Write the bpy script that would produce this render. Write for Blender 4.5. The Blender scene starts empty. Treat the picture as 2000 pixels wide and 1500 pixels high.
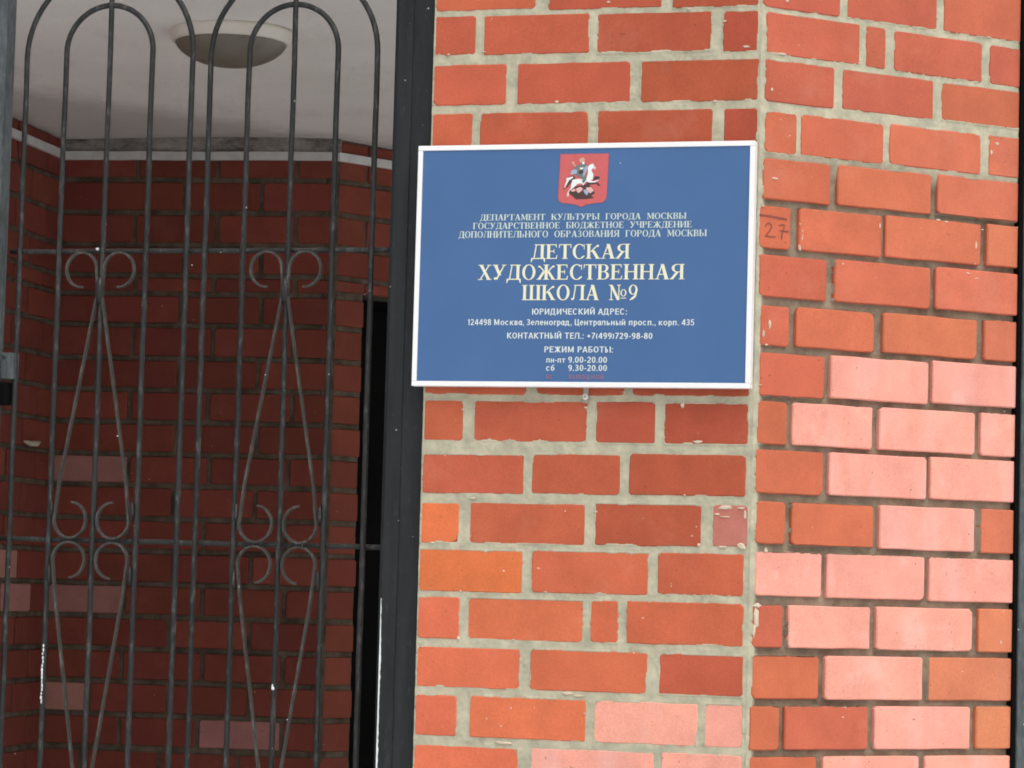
import bpy, math, random
import numpy as np
from mathutils import Matrix, Vector

S = bpy.context.scene
COL = S.collection
rnd = random.Random(7)
rad = math.radians

# ------------------------------------------------------------------ camera
PITCH, ROLL = 0.06869906, 0.02723874
F = Vector((0, math.cos(PITCH), math.sin(PITCH)))
U0 = Vector((0, -math.sin(PITCH), math.cos(PITCH)))
R0 = Vector((1, 0, 0))
RT = R0 * math.cos(ROLL) + U0 * math.sin(ROLL)
UP = U0 * math.cos(ROLL) - R0 * math.sin(ROLL)
cam = bpy.data.cameras.new('camera')
camo = bpy.data.objects.new('camera', cam); COL.objects.link(camo)
m = Matrix((RT, UP, -F)).transposed().to_4x4(); m.translation = (0, 0, 1.5)
camo.matrix_world = m
cam.sensor_width = 36; cam.lens = 5738.6 / 2000 * 36
cam.clip_start = 0.1; cam.clip_end = 400
S.camera = camo

# ------------------------------------------------------------------ light
SUN_EL, SUN_AZ = rad(57), rad(155)      # azimuth measured from north (+Y) clockwise
w = bpy.data.worlds.new('World'); S.world = w; w.use_nodes = True
nt = w.node_tree; bg = nt.nodes['Background']
sky = nt.nodes.new('ShaderNodeTexSky'); sky.sky_type = 'NISHITA'; sky.sun_disc = False
sky.sun_elevation = SUN_EL; sky.sun_rotation = SUN_AZ; sky.dust_density = 4; sky.air_density = 1
hs = nt.nodes.new('ShaderNodeHueSaturation'); hs.inputs['Saturation'].default_value = 0.22
nt.links.new(sky.outputs[0], hs.inputs['Color']); nt.links.new(hs.outputs[0], bg.inputs[0])
bg.inputs[1].default_value = 0.12
sun = bpy.data.lights.new('sun', 'SUN'); suno = bpy.data.objects.new('sun', sun); COL.objects.link(suno)
sun.energy = 1.1; sun.angle = rad(55); sun.color = (1, 0.96, 0.9)
sd = Vector((math.sin(SUN_AZ) * math.cos(SUN_EL), math.cos(SUN_AZ) * math.cos(SUN_EL), math.sin(SUN_EL)))
suno.rotation_euler = sd.to_track_quat('Z', 'Y').to_euler()
S.view_settings.view_transform = 'Standard'; S.view_settings.look = 'None'
S.view_settings.exposure = 0.3; S.view_settings.gamma = 1; S.view_settings.use_curve_mapping = False
S.render.engine = 'CYCLES'
S.cycles.filter_width = 1.8; S.cycles.max_bounces = 8; S.cycles.diffuse_bounces = 6

# ------------------------------------------------------------------ frames of reference
PX, PY = 0.48385596, 5.86477343          # the pier's front arris
A = -0.2834011                           # direction of the front (left) face and of the gate
B = 0.50166313                           # direction of the chamfered (right) face
BW_ANG = rad(-9)                         # back wall of the recess, line through (0, 8.88)
BWO = (0.0, 8.88)
E0 = (-1.421, 9.105)                     # left rear corner of the recess
E1 = (-0.561, 8.968)                     # right rear corner
LW_ANG = math.atan2(0.42, 0.084)
SEG_ANG = math.atan2(.167, .169)
CEIL = 2.855

def tagit(o, label=None, cat=None, group=None, kind=None):
    if label: o['label'] = label
    if cat: o['category'] = cat
    if group: o['group'] = group
    if kind: o['kind'] = kind
    return o

def empty(name, loc, rz=0.0, **k):
    o = bpy.data.objects.new(name, None); COL.objects.link(o)
    o.empty_display_size = .1
    o.location = loc; o.rotation_euler = (0, 0, rz)
    return tagit(o, **k)

def link(name, me, mat, parent=None, loc=(0, 0, 0), rz=0.0, color=None, **k):
    o = bpy.data.objects.new(name, me); COL.objects.link(o)
    if mat is not None and not me.materials: me.materials.append(mat)
    o.parent = parent; o.location = loc; o.rotation_euler = (0, 0, rz)
    if color: o.color = (*color, 1)
    return tagit(o, **k)

class MB:
    """collects geometry for ONE mesh"""
    def __init__(s): s.v = []; s.f = []; s.sm = []
    def add(s, vs, fs, smooth=False):
        b = len(s.v); s.v += [tuple(p) for p in vs]; s.f += [tuple(b + i for i in f) for f in fs]; s.sm += [smooth] * len(fs)
    def box(s, x0, x1, y0, y1, z0, z1, bv=0.0):
        if bv <= 0:
            vs = [(x, y, z) for x in (x0, x1) for y in (y0, y1) for z in (z0, z1)]
            s.add(vs, [(0, 1, 3, 2), (4, 6, 7, 5), (0, 4, 5, 1), (2, 3, 7, 6), (0, 2, 6, 4), (1, 5, 7, 3)])
        else:
            import bmesh
            bm = bmesh.new(); bmesh.ops.create_cube(bm, size=1)
            for v in bm.verts:
                v.co = ((x0 + x1) / 2 + v.co.x * (x1 - x0), (y0 + y1) / 2 + v.co.y * (y1 - y0), (z0 + z1) / 2 + v.co.z * (z1 - z0))
            bmesh.ops.bevel(bm, geom=bm.edges[:], offset=bv, segments=2, affect='EDGES', profile=.6)
            bm.verts.index_update()
            s.add([v.co[:] for v in bm.verts], [[v.index for v in f.verts] for f in bm.faces]); bm.free()
    def tube(s, pts, r, n=10, caps=True):
        pts = [Vector(p) for p in pts]; rings = []; nrm = None
        for i, p in enumerate(pts):
            t = (pts[min(i + 1, len(pts) - 1)] - pts[max(i - 1, 0)]).normalized()
            if nrm is None:
                nrm = t.orthogonal().normalized()
            nrm = (nrm - t * nrm.dot(t)).normalized(); bn = t.cross(nrm)
            rr = r[i] if isinstance(r, (list, tuple)) else r
            rings.append([p + (nrm * math.cos(a) + bn * math.sin(a)) * rr for a in [2 * math.pi * k / n for k in range(n)]])
        vs = [q for ring in rings for q in ring]
        fs = [(i * n + k, i * n + (k + 1) % n, (i + 1) * n + (k + 1) % n, (i + 1) * n + k) for i in range(len(pts) - 1) for k in range(n)]
        if caps: fs += [tuple(range(n))[::-1], tuple((len(pts) - 1) * n + k for k in range(n))]
        s.add(vs, fs, True)
    def ribbon(s, pts, th, dep):
        """flat strip bent in the xz plane: th across, dep in y"""
        vs = []; n = len(pts)
        for i, (x, y, z) in enumerate(pts):
            a = pts[max(i - 1, 0)]; b = pts[min(i + 1, n - 1)]
            t = Vector((b[0] - a[0], 0, b[2] - a[2])).normalized(); nr = Vector((-t.z, 0, t.x)) * th / 2
            for sx, sy in ((-1, -1), (1, -1), (1, 1), (-1, 1)):
                vs.append((x + nr.x * sx, y + sy * dep / 2, z + nr.z * sx))
        fs = [(i * 4 + k, i * 4 + (k + 1) % 4, i * 4 + 4 + (k + 1) % 4, i * 4 + 4 + k) for i in range(n - 1) for k in range(4)]
        fs += [(3, 2, 1, 0), tuple((n - 1) * 4 + k for k in range(4))]
        s.add(vs, fs)
    def lathe(s, prof, cx, cy, n=48):
        """profile [(r,z)] turned about a vertical axis"""
        vs = [(cx + r * math.cos(2 * math.pi * k / n), cy + r * math.sin(2 * math.pi * k / n), z) for r, z in prof for k in range(n)]
        fs = [(i * n + k, i * n + (k + 1) % n, (i + 1) * n + (k + 1) % n, (i + 1) * n + k) for i in range(len(prof) - 1) for k in range(n)]
        s.add(vs, fs, True)
    def mesh(s, name):
        me = bpy.data.meshes.new(name); me.from_pydata(s.v, [], s.f)
        me.polygons.foreach_set('use_smooth', s.sm); me.update(); return me
    def build(s, name, mat, parent=None, **k): return link(name, s.mesh(name), mat, parent, **k)

# ------------------------------------------------------------------ materials
def newmat(name):
    m = bpy.data.materials.new(name); m.use_nodes = True
    t = m.node_tree; return m, t, t.nodes['Principled BSDF']
def N(t, typ, **k):
    n = t.nodes.new(typ)
    for a, b in k.items():
        if a in n.inputs.keys() if hasattr(n.inputs, 'keys') else False: n.inputs[a].default_value = b
        else: setattr(n, a, b)
    return n
def coords(t, per_object=True):
    tc = t.nodes.new('ShaderNodeTexCoord'); out = tc.outputs['Object']
    if per_object:
        oi = t.nodes.new('ShaderNodeObjectInfo'); sc = t.nodes.new('ShaderNodeVectorMath'); sc.operation = 'SCALE'
        sc.inputs[0].default_value = (37, 53, 71); t.links.new(oi.outputs['Random'], sc.inputs['Scale'])
        ad = t.nodes.new('ShaderNodeVectorMath'); t.links.new(out, ad.inputs[0]); t.links.new(sc.outputs[0], ad.inputs[1]); out = ad.outputs[0]
    return out
def noise(t, vec, scale, detail=4, rough=.6, stretch=None):
    if stretch:
        mp = t.nodes.new('ShaderNodeMapping'); mp.inputs['Scale'].default_value = stretch; t.links.new(vec, mp.inputs[0]); vec = mp.outputs[0]
    n = t.nodes.new('ShaderNodeTexNoise'); n.inputs['Scale'].default_value = scale; n.inputs['Detail'].default_value = detail
    n.inputs['Roughness'].default_value = rough; t.links.new(vec, n.inputs['Vector']); return n.outputs['Fac']
def ramp(t, fac, a, b, lo=0.0, hi=1.0):
    r = t.nodes.new('ShaderNodeMapRange'); r.inputs['From Min'].default_value = a; r.inputs['From Max'].default_value = b
    r.inputs['To Min'].default_value = lo; r.inputs['To Max'].default_value = hi; t.links.new(fac, r.inputs[0]); return r.outputs[0]
def mix(t, fac, c1, c2, mode='MIX'):
    n = t.nodes.new('ShaderNodeMix'); n.data_type = 'RGBA'; n.blend_type = mode
    for sock, c in ((n.inputs[6], c1), (n.inputs[7], c2)):
        if isinstance(c, (tuple, list)): sock.default_value = (*c, 1)
        else: t.links.new(c, sock)
    if isinstance(fac, (int, float)): n.inputs[0].default_value = fac
    else: t.links.new(fac, n.inputs[0])
    return n.outputs[2]
def bump(t, bs, h, strength=.3, dist=.001):
    b = t.nodes.new('ShaderNodeBump'); b.inputs['Strength'].default_value = strength; b.inputs['Distance'].default_value = dist
    t.links.new(h, b.inputs['Height']); t.links.new(b.outputs[0], bs.inputs['Normal'])
def gray(t, v):
    c = t.nodes.new('ShaderNodeCombineColor')
    for i in range(3): t.links.new(v, c.inputs[i])
    return c.outputs[0]

def brick_mat(name, dust=(.62, .40, .30), bloom=.15):
    m, t, bs = newmat(name); v = coords(t)
    oi = t.nodes.new('ShaderNodeObjectInfo')
    lo = ramp(t, noise(t, v, 11, 3), .3, .7, .90, 1.09)
    fi = ramp(t, noise(t, v, 240, 4, .7), .3, .7, .90, 1.10)
    ml = t.nodes.new('ShaderNodeMath'); ml.operation = 'MULTIPLY'; t.links.new(lo, ml.inputs[0]); t.links.new(fi, ml.inputs[1])
    c = mix(t, 1.0, oi.outputs['Color'], gray(t, ml.outputs[0]), 'MULTIPLY')
    # pale bloom and rubbed patches
    blo = ramp(t, noise(t, v, 7, 5, .65), .56, .80, 0, bloom)
    c = mix(t, blo, c, dust)
    # darker clay streaks
    stk = ramp(t, noise(t, v, 22, 4, .6, (1, 1, .35)), .58, .78, 0, .18)
    c = mix(t, stk, c, mix(t, 1.0, c, (.55, .45, .42), 'MULTIPLY'))
    # small lime specks
    sp = ramp(t, noise(t, v, 75, 2, .5), .77, .80, 0, .7)
    c = mix(t, sp, c, (.66, .50, .40))
    if bloom > .3:
        rub = ramp(t, noise(t, v, 46, 5, .75), .66, .74, 0, .55); c = mix(t, rub, c, (.62, .20, .15))
        cool = ramp(t, noise(t, v, 13, 3, .5, (1, 1, .25)), .52, .70, 0, .35); c = mix(t, cool, c, (.80, .47, .43))
    pit = ramp(t, noise(t, v, 120, 2, .5), .27, .235, 0, .6)
    c = mix(t, pit, c, (.10, .035, .025))
    t.links.new(c, bs.inputs['Base Color'])
    bs.inputs['Roughness'].default_value = .82
    bs.inputs['Specular IOR Level'].default_value = .25
    hh = t.nodes.new('ShaderNodeMath'); hh.operation = 'ADD'
    t.links.new(noise(t, v, 160, 5, .7), hh.inputs[0]); t.links.new(noise(t, v, 18, 3), hh.inputs[1])
    bump(t, bs, hh.outputs[0], .5, .0012)
    return m

M = {}
M['brick'] = brick_mat('fired_brick')
M['pink'] = brick_mat('faded_pink_brick', dust=(.86, .60, .53), bloom=.5)
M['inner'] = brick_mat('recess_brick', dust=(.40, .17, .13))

def mortar_mat():
    m, t, bs = newmat('mortar'); v = coords(t, False)
    at = t.nodes.new('ShaderNodeAttribute'); at.attribute_name = 'mortar_type'
    big = ramp(t, noise(t, v, 19, 5, .65), .38, .62)
    light = mix(t, big, (.385, .368, .272), (.53, .495, .36))
    old = mix(t, big, (.155, .108, .075), (.27, .20, .142))
    c = mix(t, at.outputs['Fac'], light, old)
    dk = ramp(t, noise(t, v, 34, 5, .7), .60, .80, 0, .4)
    c = mix(t, dk, c, (.15, .14, .11))
    pl_ = ramp(t, noise(t, v, 24, 4, .6), .62, .78, 0, .6)
    iv = t.nodes.new('ShaderNodeMath'); iv.operation = 'MULTIPLY'; t.links.new(pl_, iv.inputs[0]); t.links.new(ramp(t, at.outputs['Fac'], 0, 1, 1, .25), iv.inputs[1]); pale = iv.outputs[0]
    c = mix(t, pale, c, (.68, .58, .43))
    t.links.new(c, bs.inputs['Base Color']); bs.inputs['Roughness'].default_value = .95
    bs.inputs['Specular IOR Level'].default_value = .1
    bump(t, bs, noise(t, v, 420, 5, .75), .6, .0012)
    return m
M['mortar'] = mortar_mat()

def plain(name, col, rough=.6, metal=0, var=.15, nscale=12, bmp=.1, bs_dist=.0006, spec=.5):
    m, t, bs = newmat(name); v = coords(t, False)
    f = ramp(t, noise(t, v, nscale, 5), .3, .7)
    c = mix(t, f, tuple(x * (1 - var) for x in col), tuple(min(1, x * (1 + var)) for x in col))
    t.links.new(c, bs.inputs['Base Color']); bs.inputs['Roughness'].default_value = rough; bs.inputs['Metallic'].default_value = metal
    bs.inputs['Specular IOR Level'].default_value = spec
    if bmp: bump(t, bs, noise(t, v, 150, 4), bmp, bs_dist)
    return m

def steel_paint(name, base, worn, wear_lo=.55, wear_hi=.72, chips=0.0, stretch=(1, 1, .12)):
    m, t, bs = newmat(name); v = coords(t, True)
    f = ramp(t, noise(t, v, 30, 4, .6, stretch), .3, .75)
    c = mix(t, f, base, tuple(x * 1.7 + .006 for x in base))
    wv = ramp(t, noise(t, v, 90, 6, .75, (1, 1, .3)), wear_lo, wear_hi, 0, .8)
    c = mix(t, wv, c, worn)
    if chips:
        ch = ramp(t, noise(t, v, 60, 3, .6), 1 - chips, 1 - chips + .02, 0, .9)
        c = mix(t, ch, c, (.5, .5, .47))
    t.links.new(c, bs.inputs['Base Color']); bs.inputs['Specular IOR Level'].default_value = .28
    r = ramp(t, noise(t, v, 40, 4), .3, .7, .38, .65); t.links.new(r, bs.inputs['Roughness'])
    bump(t, bs, noise(t, v, 90, 4), .35, .001)
    return m
M['post'] = steel_paint('black_frame_paint', (.0095, .0115, .012), (.05, .062, .068), .56, .8, .27)
M['side_post'] = steel_paint('grey_worn_paint', (.045, .053, .055), (.15, .165, .168), .45, .75, .27)
M['bar'] = steel_paint('gate_bar_paint', (.014, .014, .0135), (.13, .133, .128), .52, .76, .27)
M['scroll'] = steel_paint('gate_scroll_paint', (.030, .028, .024), (.16, .145, .125), .50, .74, .26)
M['chip'] = plain('bare_white_primer', (.74, .76, .75), .7, nscale=80)
M['sign_frame'] = plain('white_plastic_profile', (.86, .86, .84), .35, var=.03, bmp=.03)
M['black_door'] = plain('black_door_paint', (.003, .003, .003), .8, var=.3, spec=.08)
M['white_trim'] = plain('white_trim_paint', (.60, .60, .58), .5, var=.12, nscale=20)
M['lamp_base'] = plain('lamp_base_plastic', (.78, .74, .66), .45, var=.04, bmp=.02)
M['snow'] = plain('trodden_snow', (.84, .855, .88), .8, var=.06, nscale=3, bmp=.5, bs_dist=.01)
M['floor'] = plain('pale_bounce_floor', (.76, .76, .76), .6, var=.06, nscale=5)  # unseen porch floor, kept pale to bounce light onto the ceiling
M['screw'] = plain('pale_screw_head', (.78, .76, .68), .5)
M['tab'] = plain('mounting_tab_plastic', (.36, .32, .26), .6)
M['plain_wall'] = plain('grey_render', (.28, .26, .24), .9, nscale=4, bmp=.5)

def sign_mat():
    m, t, bs = newmat('blue_sign_print'); v = coords(t, False)
    f = ramp(t, noise(t, v, 5, 3), .3, .7)
    c = mix(t, f, (.047, .122, .285), (.056, .140, .315))
    t.links.new(c, bs.inputs['Base Color']); bs.inputs['Roughness'].default_value = .32
    bs.inputs['Coat Weight'].default_value = .25; bs.inputs['Coat Roughness'].default_value = .25
    bump(t, bs, noise(t, v, 9, 3), .12, .002)
    return m
M['sign'] = sign_mat()
def ink(name, col): 
    m, t, bs = newmat(name); v = coords(t, False)
    c = mix(t, ramp(t, noise(t, v, 90, 3), .3, .7), tuple(x * .92 for x in col), col)
    t.links.new(c, bs.inputs['Base Color']); bs.inputs['Roughness'].default_value = .4; return m
M['ink_cream'] = ink('cream_lettering', (.80, .80, .58))
M['ink_pale'] = ink('pale_lettering', (.62, .73, .66))
M['ink_white'] = ink('white_lettering', (.72, .80, .78))
M['ink_red'] = ink('faded_red_lettering', (.27, .15, .24))
M['e_red'] = ink('emblem_red', (.60, .12, .12))
M['e_edge'] = ink('emblem_edge', (.22, .10, .16))
M['e_white'] = ink('emblem_white', (.82, .84, .82))
M['e_pink'] = ink('emblem_shade', (.78, .45, .43))
M['e_grey'] = ink('emblem_grey', (.16, .20, .19))
M['e_blue'] = ink('emblem_blue', (.36, .42, .55))
M['e_dark'] = ink('emblem_dark', (.07, .035, .03))
M['e_skin'] = ink('emblem_skin', (.62, .38, .28))
M['pencil'] = ink('dark_marking', (.24, .062, .042))

def ceiling_mat():
    m, t, bs = newmat('ceiling_whitewash'); v = coords(t, False)
    f = ramp(t, noise(t, v, 2.2, 5, .6), .3, .7)
    c = mix(t, f, (.83, .81, .765), (.90, .885, .845))
    d = ramp(t, noise(t, v, 6, 6, .7, (1, .35, 1)), .55, .8, 0, .35)
    c = mix(t, d, c, (.42, .38, .36))
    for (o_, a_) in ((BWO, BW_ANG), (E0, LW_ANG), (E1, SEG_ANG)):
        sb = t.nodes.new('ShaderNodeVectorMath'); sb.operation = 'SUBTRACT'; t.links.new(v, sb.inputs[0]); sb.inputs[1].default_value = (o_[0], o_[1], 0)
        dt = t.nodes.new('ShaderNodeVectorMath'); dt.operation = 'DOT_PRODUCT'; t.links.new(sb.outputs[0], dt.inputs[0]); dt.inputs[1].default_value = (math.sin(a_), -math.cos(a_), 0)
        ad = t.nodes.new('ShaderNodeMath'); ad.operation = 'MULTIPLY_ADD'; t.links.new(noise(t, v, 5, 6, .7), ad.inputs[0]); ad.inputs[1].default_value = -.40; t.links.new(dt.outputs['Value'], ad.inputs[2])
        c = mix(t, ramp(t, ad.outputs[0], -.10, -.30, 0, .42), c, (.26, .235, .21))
    t.links.new(c, bs.inputs['Base Color']); bs.inputs['Roughness'].default_value = .95
    bump(t, bs, noise(t, v, 9, 6, .65), .6, .01)
    return m
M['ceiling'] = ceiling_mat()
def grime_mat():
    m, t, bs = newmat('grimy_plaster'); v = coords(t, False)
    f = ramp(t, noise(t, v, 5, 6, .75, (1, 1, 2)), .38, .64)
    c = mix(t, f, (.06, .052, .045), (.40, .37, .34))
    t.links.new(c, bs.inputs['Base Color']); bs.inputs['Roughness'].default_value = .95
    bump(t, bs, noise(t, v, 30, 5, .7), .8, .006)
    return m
M['grime'] = grime_mat()
def glass_mat():
    m, t, bs = newmat('smoked_lamp_glass'); v = coords(t, False)
    f = ramp(t, noise(t, v, 9, 4), .3, .7)
    c = mix(t, f, (.16, .145, .115), (.22, .20, .165))
    t.links.new(c, bs.inputs['Base Color']); bs.inputs['Roughness'].default_value = .38
    return m
M['lamp_glass'] = glass_mat()

# ------------------------------------------------------------------ ground and enclosing structure
nn = Vector((-math.sin(A), math.cos(A)))     # away from the viewer, into the recess
dd = Vector((math.cos(A), math.sin(A)))
def fac(u, y): return (PX + dd.x * u + nn.x * y, PY + dd.y * u + nn.y * y)
g = MB()
n = 60; rs = np.random.RandomState(3)
gx = np.linspace(-45, 45, n); gy = np.linspace(-40, 40, n)
vs = [(x, y, -.03 + .03 * rs.rand()) for y in gy for x in gx]
g.add(vs, [(j * n + i, j * n + i + 1, (j + 1) * n + i + 1, (j + 1) * n + i) for j in range(n - 1) for i in range(n - 1)], True)
g.build('ground', M['snow'], kind='structure')
g = MB()   # porch floor slab
p = [fac(-2.9, -.15), fac(-.02, -.15), (3.2, 7.2), (3.6, 10.6), (-3.2, 10.6)]
g.add([(x, y, z) for z in (.012, .10) for x, y in p], [(4, 3, 2, 1, 0), (5, 6, 7, 8, 9)] + [(i, (i + 1) % 5, (i + 1) % 5 + 5, i + 5) for i in range(5)])
g.build('porch_floor', M['floor'], kind='structure')

# ceiling: gently uneven plaster soffit
g = MB(); n1, n2 = 70, 80
c00, c10, c11, c01 = Vector(fac(-2.95, .02)), Vector(fac(-.1, .25)), Vector((.9, 10.7)), Vector((-3.0, 10.7))
vs = []
for j in range(n2):
    for i in range(n1):
        s_, t_ = i / (n1 - 1), j / (n2 - 1)
        q = c00.lerp(c10, s_).lerp(c01.lerp(c11, s_), t_)
        z = CEIL + .004 * math.sin(q.x * 4.1 + q.y * 1.3) + .003 * math.sin(q.y * 6.3 - q.x * 2) + .001 * rs.rand()
        vs.append((q.x, q.y, z))
g.add(vs, [(j * n1 + i, (j + 1) * n1 + i, (j + 1) * n1 + i + 1, j * n1 + i + 1) for j in range(n2 - 1) for i in range(n1 - 1)], True)
g.add([(q.x, q.y, z) for z in (CEIL + .02, CEIL + .2) for q in (c00, c10, c11, c01)], [(0, 3, 2, 1), (4, 5, 6, 7), (0, 1, 5, 4), (1, 2, 6, 5), (2, 3, 7, 6), (3, 0, 4, 7)])
g.add([(q[0], q[1], z) for z in (CEIL + .01, CEIL + .19) for q in (tuple(c10), (3.3, 7.45), (3.6, 10.7), (.9, 10.7))], [(0, 3, 2, 1), (4, 5, 6, 7), (0, 1, 5, 4), (1, 2, 6, 5), (2, 3, 7, 6), (3, 0, 4, 7)])
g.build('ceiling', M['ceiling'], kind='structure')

# ------------------------------------------------------------------ bricks
def brick_mesh(w, h, seed, corners=None, chips=True, dep=.03):
    """brick front in the xz plane at y=0, irregular outline with worn arrises"""
    r = random.Random(seed); hw, hh = w / 2, h / 2
    cr = [r.choice((.0025, .003, .004, .0055)) for _ in range(4)]
    if chips and r.random() < .25: cr[r.randrange(4)] = r.uniform(.006, .011)
    if corners:
        for k, v in corners.items(): cr[k] = v
    out = []
    cc = [(-hw, -hh), (hw, -hh), (hw, hh), (-hw, hh)]       # BL BR TR TL
    for k in range(4):
        x, z = cc[k]; px_, pz_ = cc[k - 1]; nx, nz = cc[(k + 1) % 4]; c = cr[k]
        a = Vector((px_ - x, pz_ - z)).normalized() * c; b = Vector((nx - x, nz - z)).normalized() * c
        out.append((x + a.x, z + a.y))
        if c > .009: out.append((x + (a.x + b.x) * .29, z + (a.y + b.y) * .29))
        out.append((x + b.x, z + b.y))
        L_ = math.hypot(nx - x, nz - z); ns = 3 if L_ > .15 else 1
        for i in range(1, ns + 1):
            t_ = i / (ns + 1)
            jx, jz = ((0, r.uniform(-.0009, .0009)) if k % 2 == 0 else (r.uniform(-.0009, .0009), 0))
            out.append((x + (nx - x) * t_ + jx, z + (nz - z) * t_ + jz))
    ins = .0022; nn_ = len(out)
    tilt = r.uniform(-.0005, .0005)
    ring0 = [(x * (1 - ins / hw), tilt * x / hw, z * (1 - ins / hh)) for x, z in out]
    ring1 = [(x, .0022 + r.uniform(0, .0008), z) for x, z in out]
    ring2 = [(x, dep, z) for x, z in out]
    g = MB(); g.add(ring0 + ring1 + ring2, [tuple(range(nn_))] + [(i + k * nn_, i + (k + 1) * nn_, (i + 1) % nn_ + (k + 1) * nn_, (i + 1) % nn_ + k * nn_) for k in (0, 1) for i in range(nn_)])
    return g.mesh('brick')

def shade(c, r, amt=.10, hue=.06):
    k = 1 + r.uniform(-amt, amt); h = r.uniform(-hue, hue)
    return (min(1, c[0] * k), c[1] * k * (1 + h), c[2] * k * (1 - h * .5))

def vnoise(x, z, scale, seed):
    rs_ = np.random.RandomState(seed); G = rs_.rand(256, 256)
    a = x / scale + 100; b = z / scale + 100
    ia = np.floor(a).astype(int); ib = np.floor(b).astype(int); fa = a - ia; fb = b - ib
    fa = fa * fa * (3 - 2 * fa); fb = fb * fb * (3 - 2 * fb)
    g_ = lambda i, j: G[i % 256, j % 256]
    return (g_(ia, ib) * (1 - fa) + g_(ia + 1, ib) * fa) * (1 - fb) + (g_(ia, ib + 1) * (1 - fa) + g_(ia + 1, ib + 1) * fa) * fb

def mortar_sheet(u0, u1, z0, z1, step, bricks, base, old, seed, smear=1.0):
    """joint mortar as a height field: flush or raked between the bricks, lapping over their arrises here and there.
       base(u,z): depth of the joint surface (m, + is towards the viewer); old(u,z): 0 pale, 1 brownish raked mortar"""
    nu = int((u1 - u0) / step) + 1; nz = int((z1 - z0) / step) + 1
    uu, zz = np.meshgrid(np.linspace(u0, u1, nu), np.linspace(z0, z1, nz))
    D = np.full(uu.shape, -1.0)
    for b in bricks:
        m_ = (zz > b[2] - .03) & (zz < b[3] + .03) & (uu > b[0] - .03) & (uu < b[1] + .03)
        d = np.minimum(np.minimum(uu[m_] - b[0], b[1] - uu[m_]), np.minimum(zz[m_] - b[2], b[3] - zz[m_]))
        D[m_] = np.maximum(D[m_], d)
    n1 = vnoise(uu, zz, .022, seed); n2 = vnoise(uu, zz, .007, seed + 1); n3 = vnoise(uu, zz, .05, seed + 2)
    bs = base(uu, zz)
    h = bs + (n1 - .5) * .0024 + (n2 - .5) * .0014
    sw = np.clip((n1 * .6 + n3 * .55 - .72), 0, 1) * .016 * smear * (bs > -.004) + n2 * .0008 * smear
    h = np.where(D > 0, np.where(D < sw, .0004 + n2 * .0008, np.where(D < .0045, np.minimum(h, -.0012), -.016)), h)
    V = np.stack([uu, -h, zz], -1).reshape(-1, 3)
    i = np.arange(nz * nu).reshape(nz, nu)
    Fq = np.stack([i[:-1, :-1], i[:-1, 1:], i[1:, 1:], i[1:, :-1]], -1).reshape(-1, 4)
    me = bpy.data.meshes.new('mortar')
    me.vertices.add(len(V)); me.vertices.foreach_set('co', V.ravel())
    me.loops.add(Fq.size); me.loops.foreach_set('vertex_index', Fq.ravel())
    me.polygons.add(len(Fq)); me.polygons.foreach_set('loop_start', np.arange(len(Fq)) * 4)
    me.polygons.foreach_set('loop_total', np.full(len(Fq), 4))
    me.update(calc_edges=True); me.validate()
    me.polygons.foreach_set('use_smooth', np.ones(len(Fq), bool))
    at = me.attributes.new('mortar_type', 'FLOAT', 'POINT'); at.data.foreach_set('value', old(uu, zz).ravel().astype(np.float32))
    return me

LEFT_FACE = {
 0: [(-682, -475, 2690, 2781,0), (-449, -208, 2686, 2777,0), (-186, -8, 2683, 2773,0)],
 1: [(-679, -602, 2598, 2680,0), (-586, -359, 2596, 2678,0), (-343, -102, 2593, 2676,0), (-79, -7, 2590, 2674,0)],
 2: [(-679, -533, 2492, 2577,0), (-511, -269, 2491, 2577,0), (-249, -4, 2490, 2576,0)],
 3: [(-680, -604, 2385, 2475,0), (-588, -357, 2386, 2475,0), (-337, -97, 2386, 2475,0), (-73, -4, 2387, 2474,0)],
 8: [(-685, -474, 1891, 1981,0), (-452, -266, 1891, 1980,0), (-251, -9, 1891, 1979,0)],
 9: [(-687, -606, 1795, 1880,0), (-584, -343, 1795, 1879,0), (-325, -200, 1794, 1879,0), (-183, -9, 1794, 1878,0)],
 10: [(-683, -473, 1687, 1768,0), (-458, -271, 1689, 1771,0), (-252, -13, 1691, 1774,0)],
 11: [(-686, -609, 1584, 1668,0), (-587, -342, 1586, 1670,0), (-322, -101, 1588, 1673,0), (-79, -6, 1590, 1674,0)],
 12: [(-686, -471, 1486, 1572,0), (-452, -208, 1489, 1574,0), (-189, -13, 1492, 1576,0)],
 13: [(-686, -603, 1389, 1474,0), (-585, -341, 1390, 1475,0), (-326, -268, 1391, 1476,0), (-251, -11, 1392, 1477,0)],
 14: [(-688, -471, 1290, 1373,0), (-450, -205, 1291, 1374,0), (-181, -9, 1292, 1374,0)],
 15: [(-688, -603, 1191, 1274,0), (-575, -331, 1191, 1275,0), (-313, -100, 1191, 1276,1), (-86, -8, 1191, 1277,1)],
 16: [(-687, -470, 1085, 1172,0), (-443, -187, 1089, 1175,1), (-172, -6, 1092, 1177,1)],
}
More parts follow.
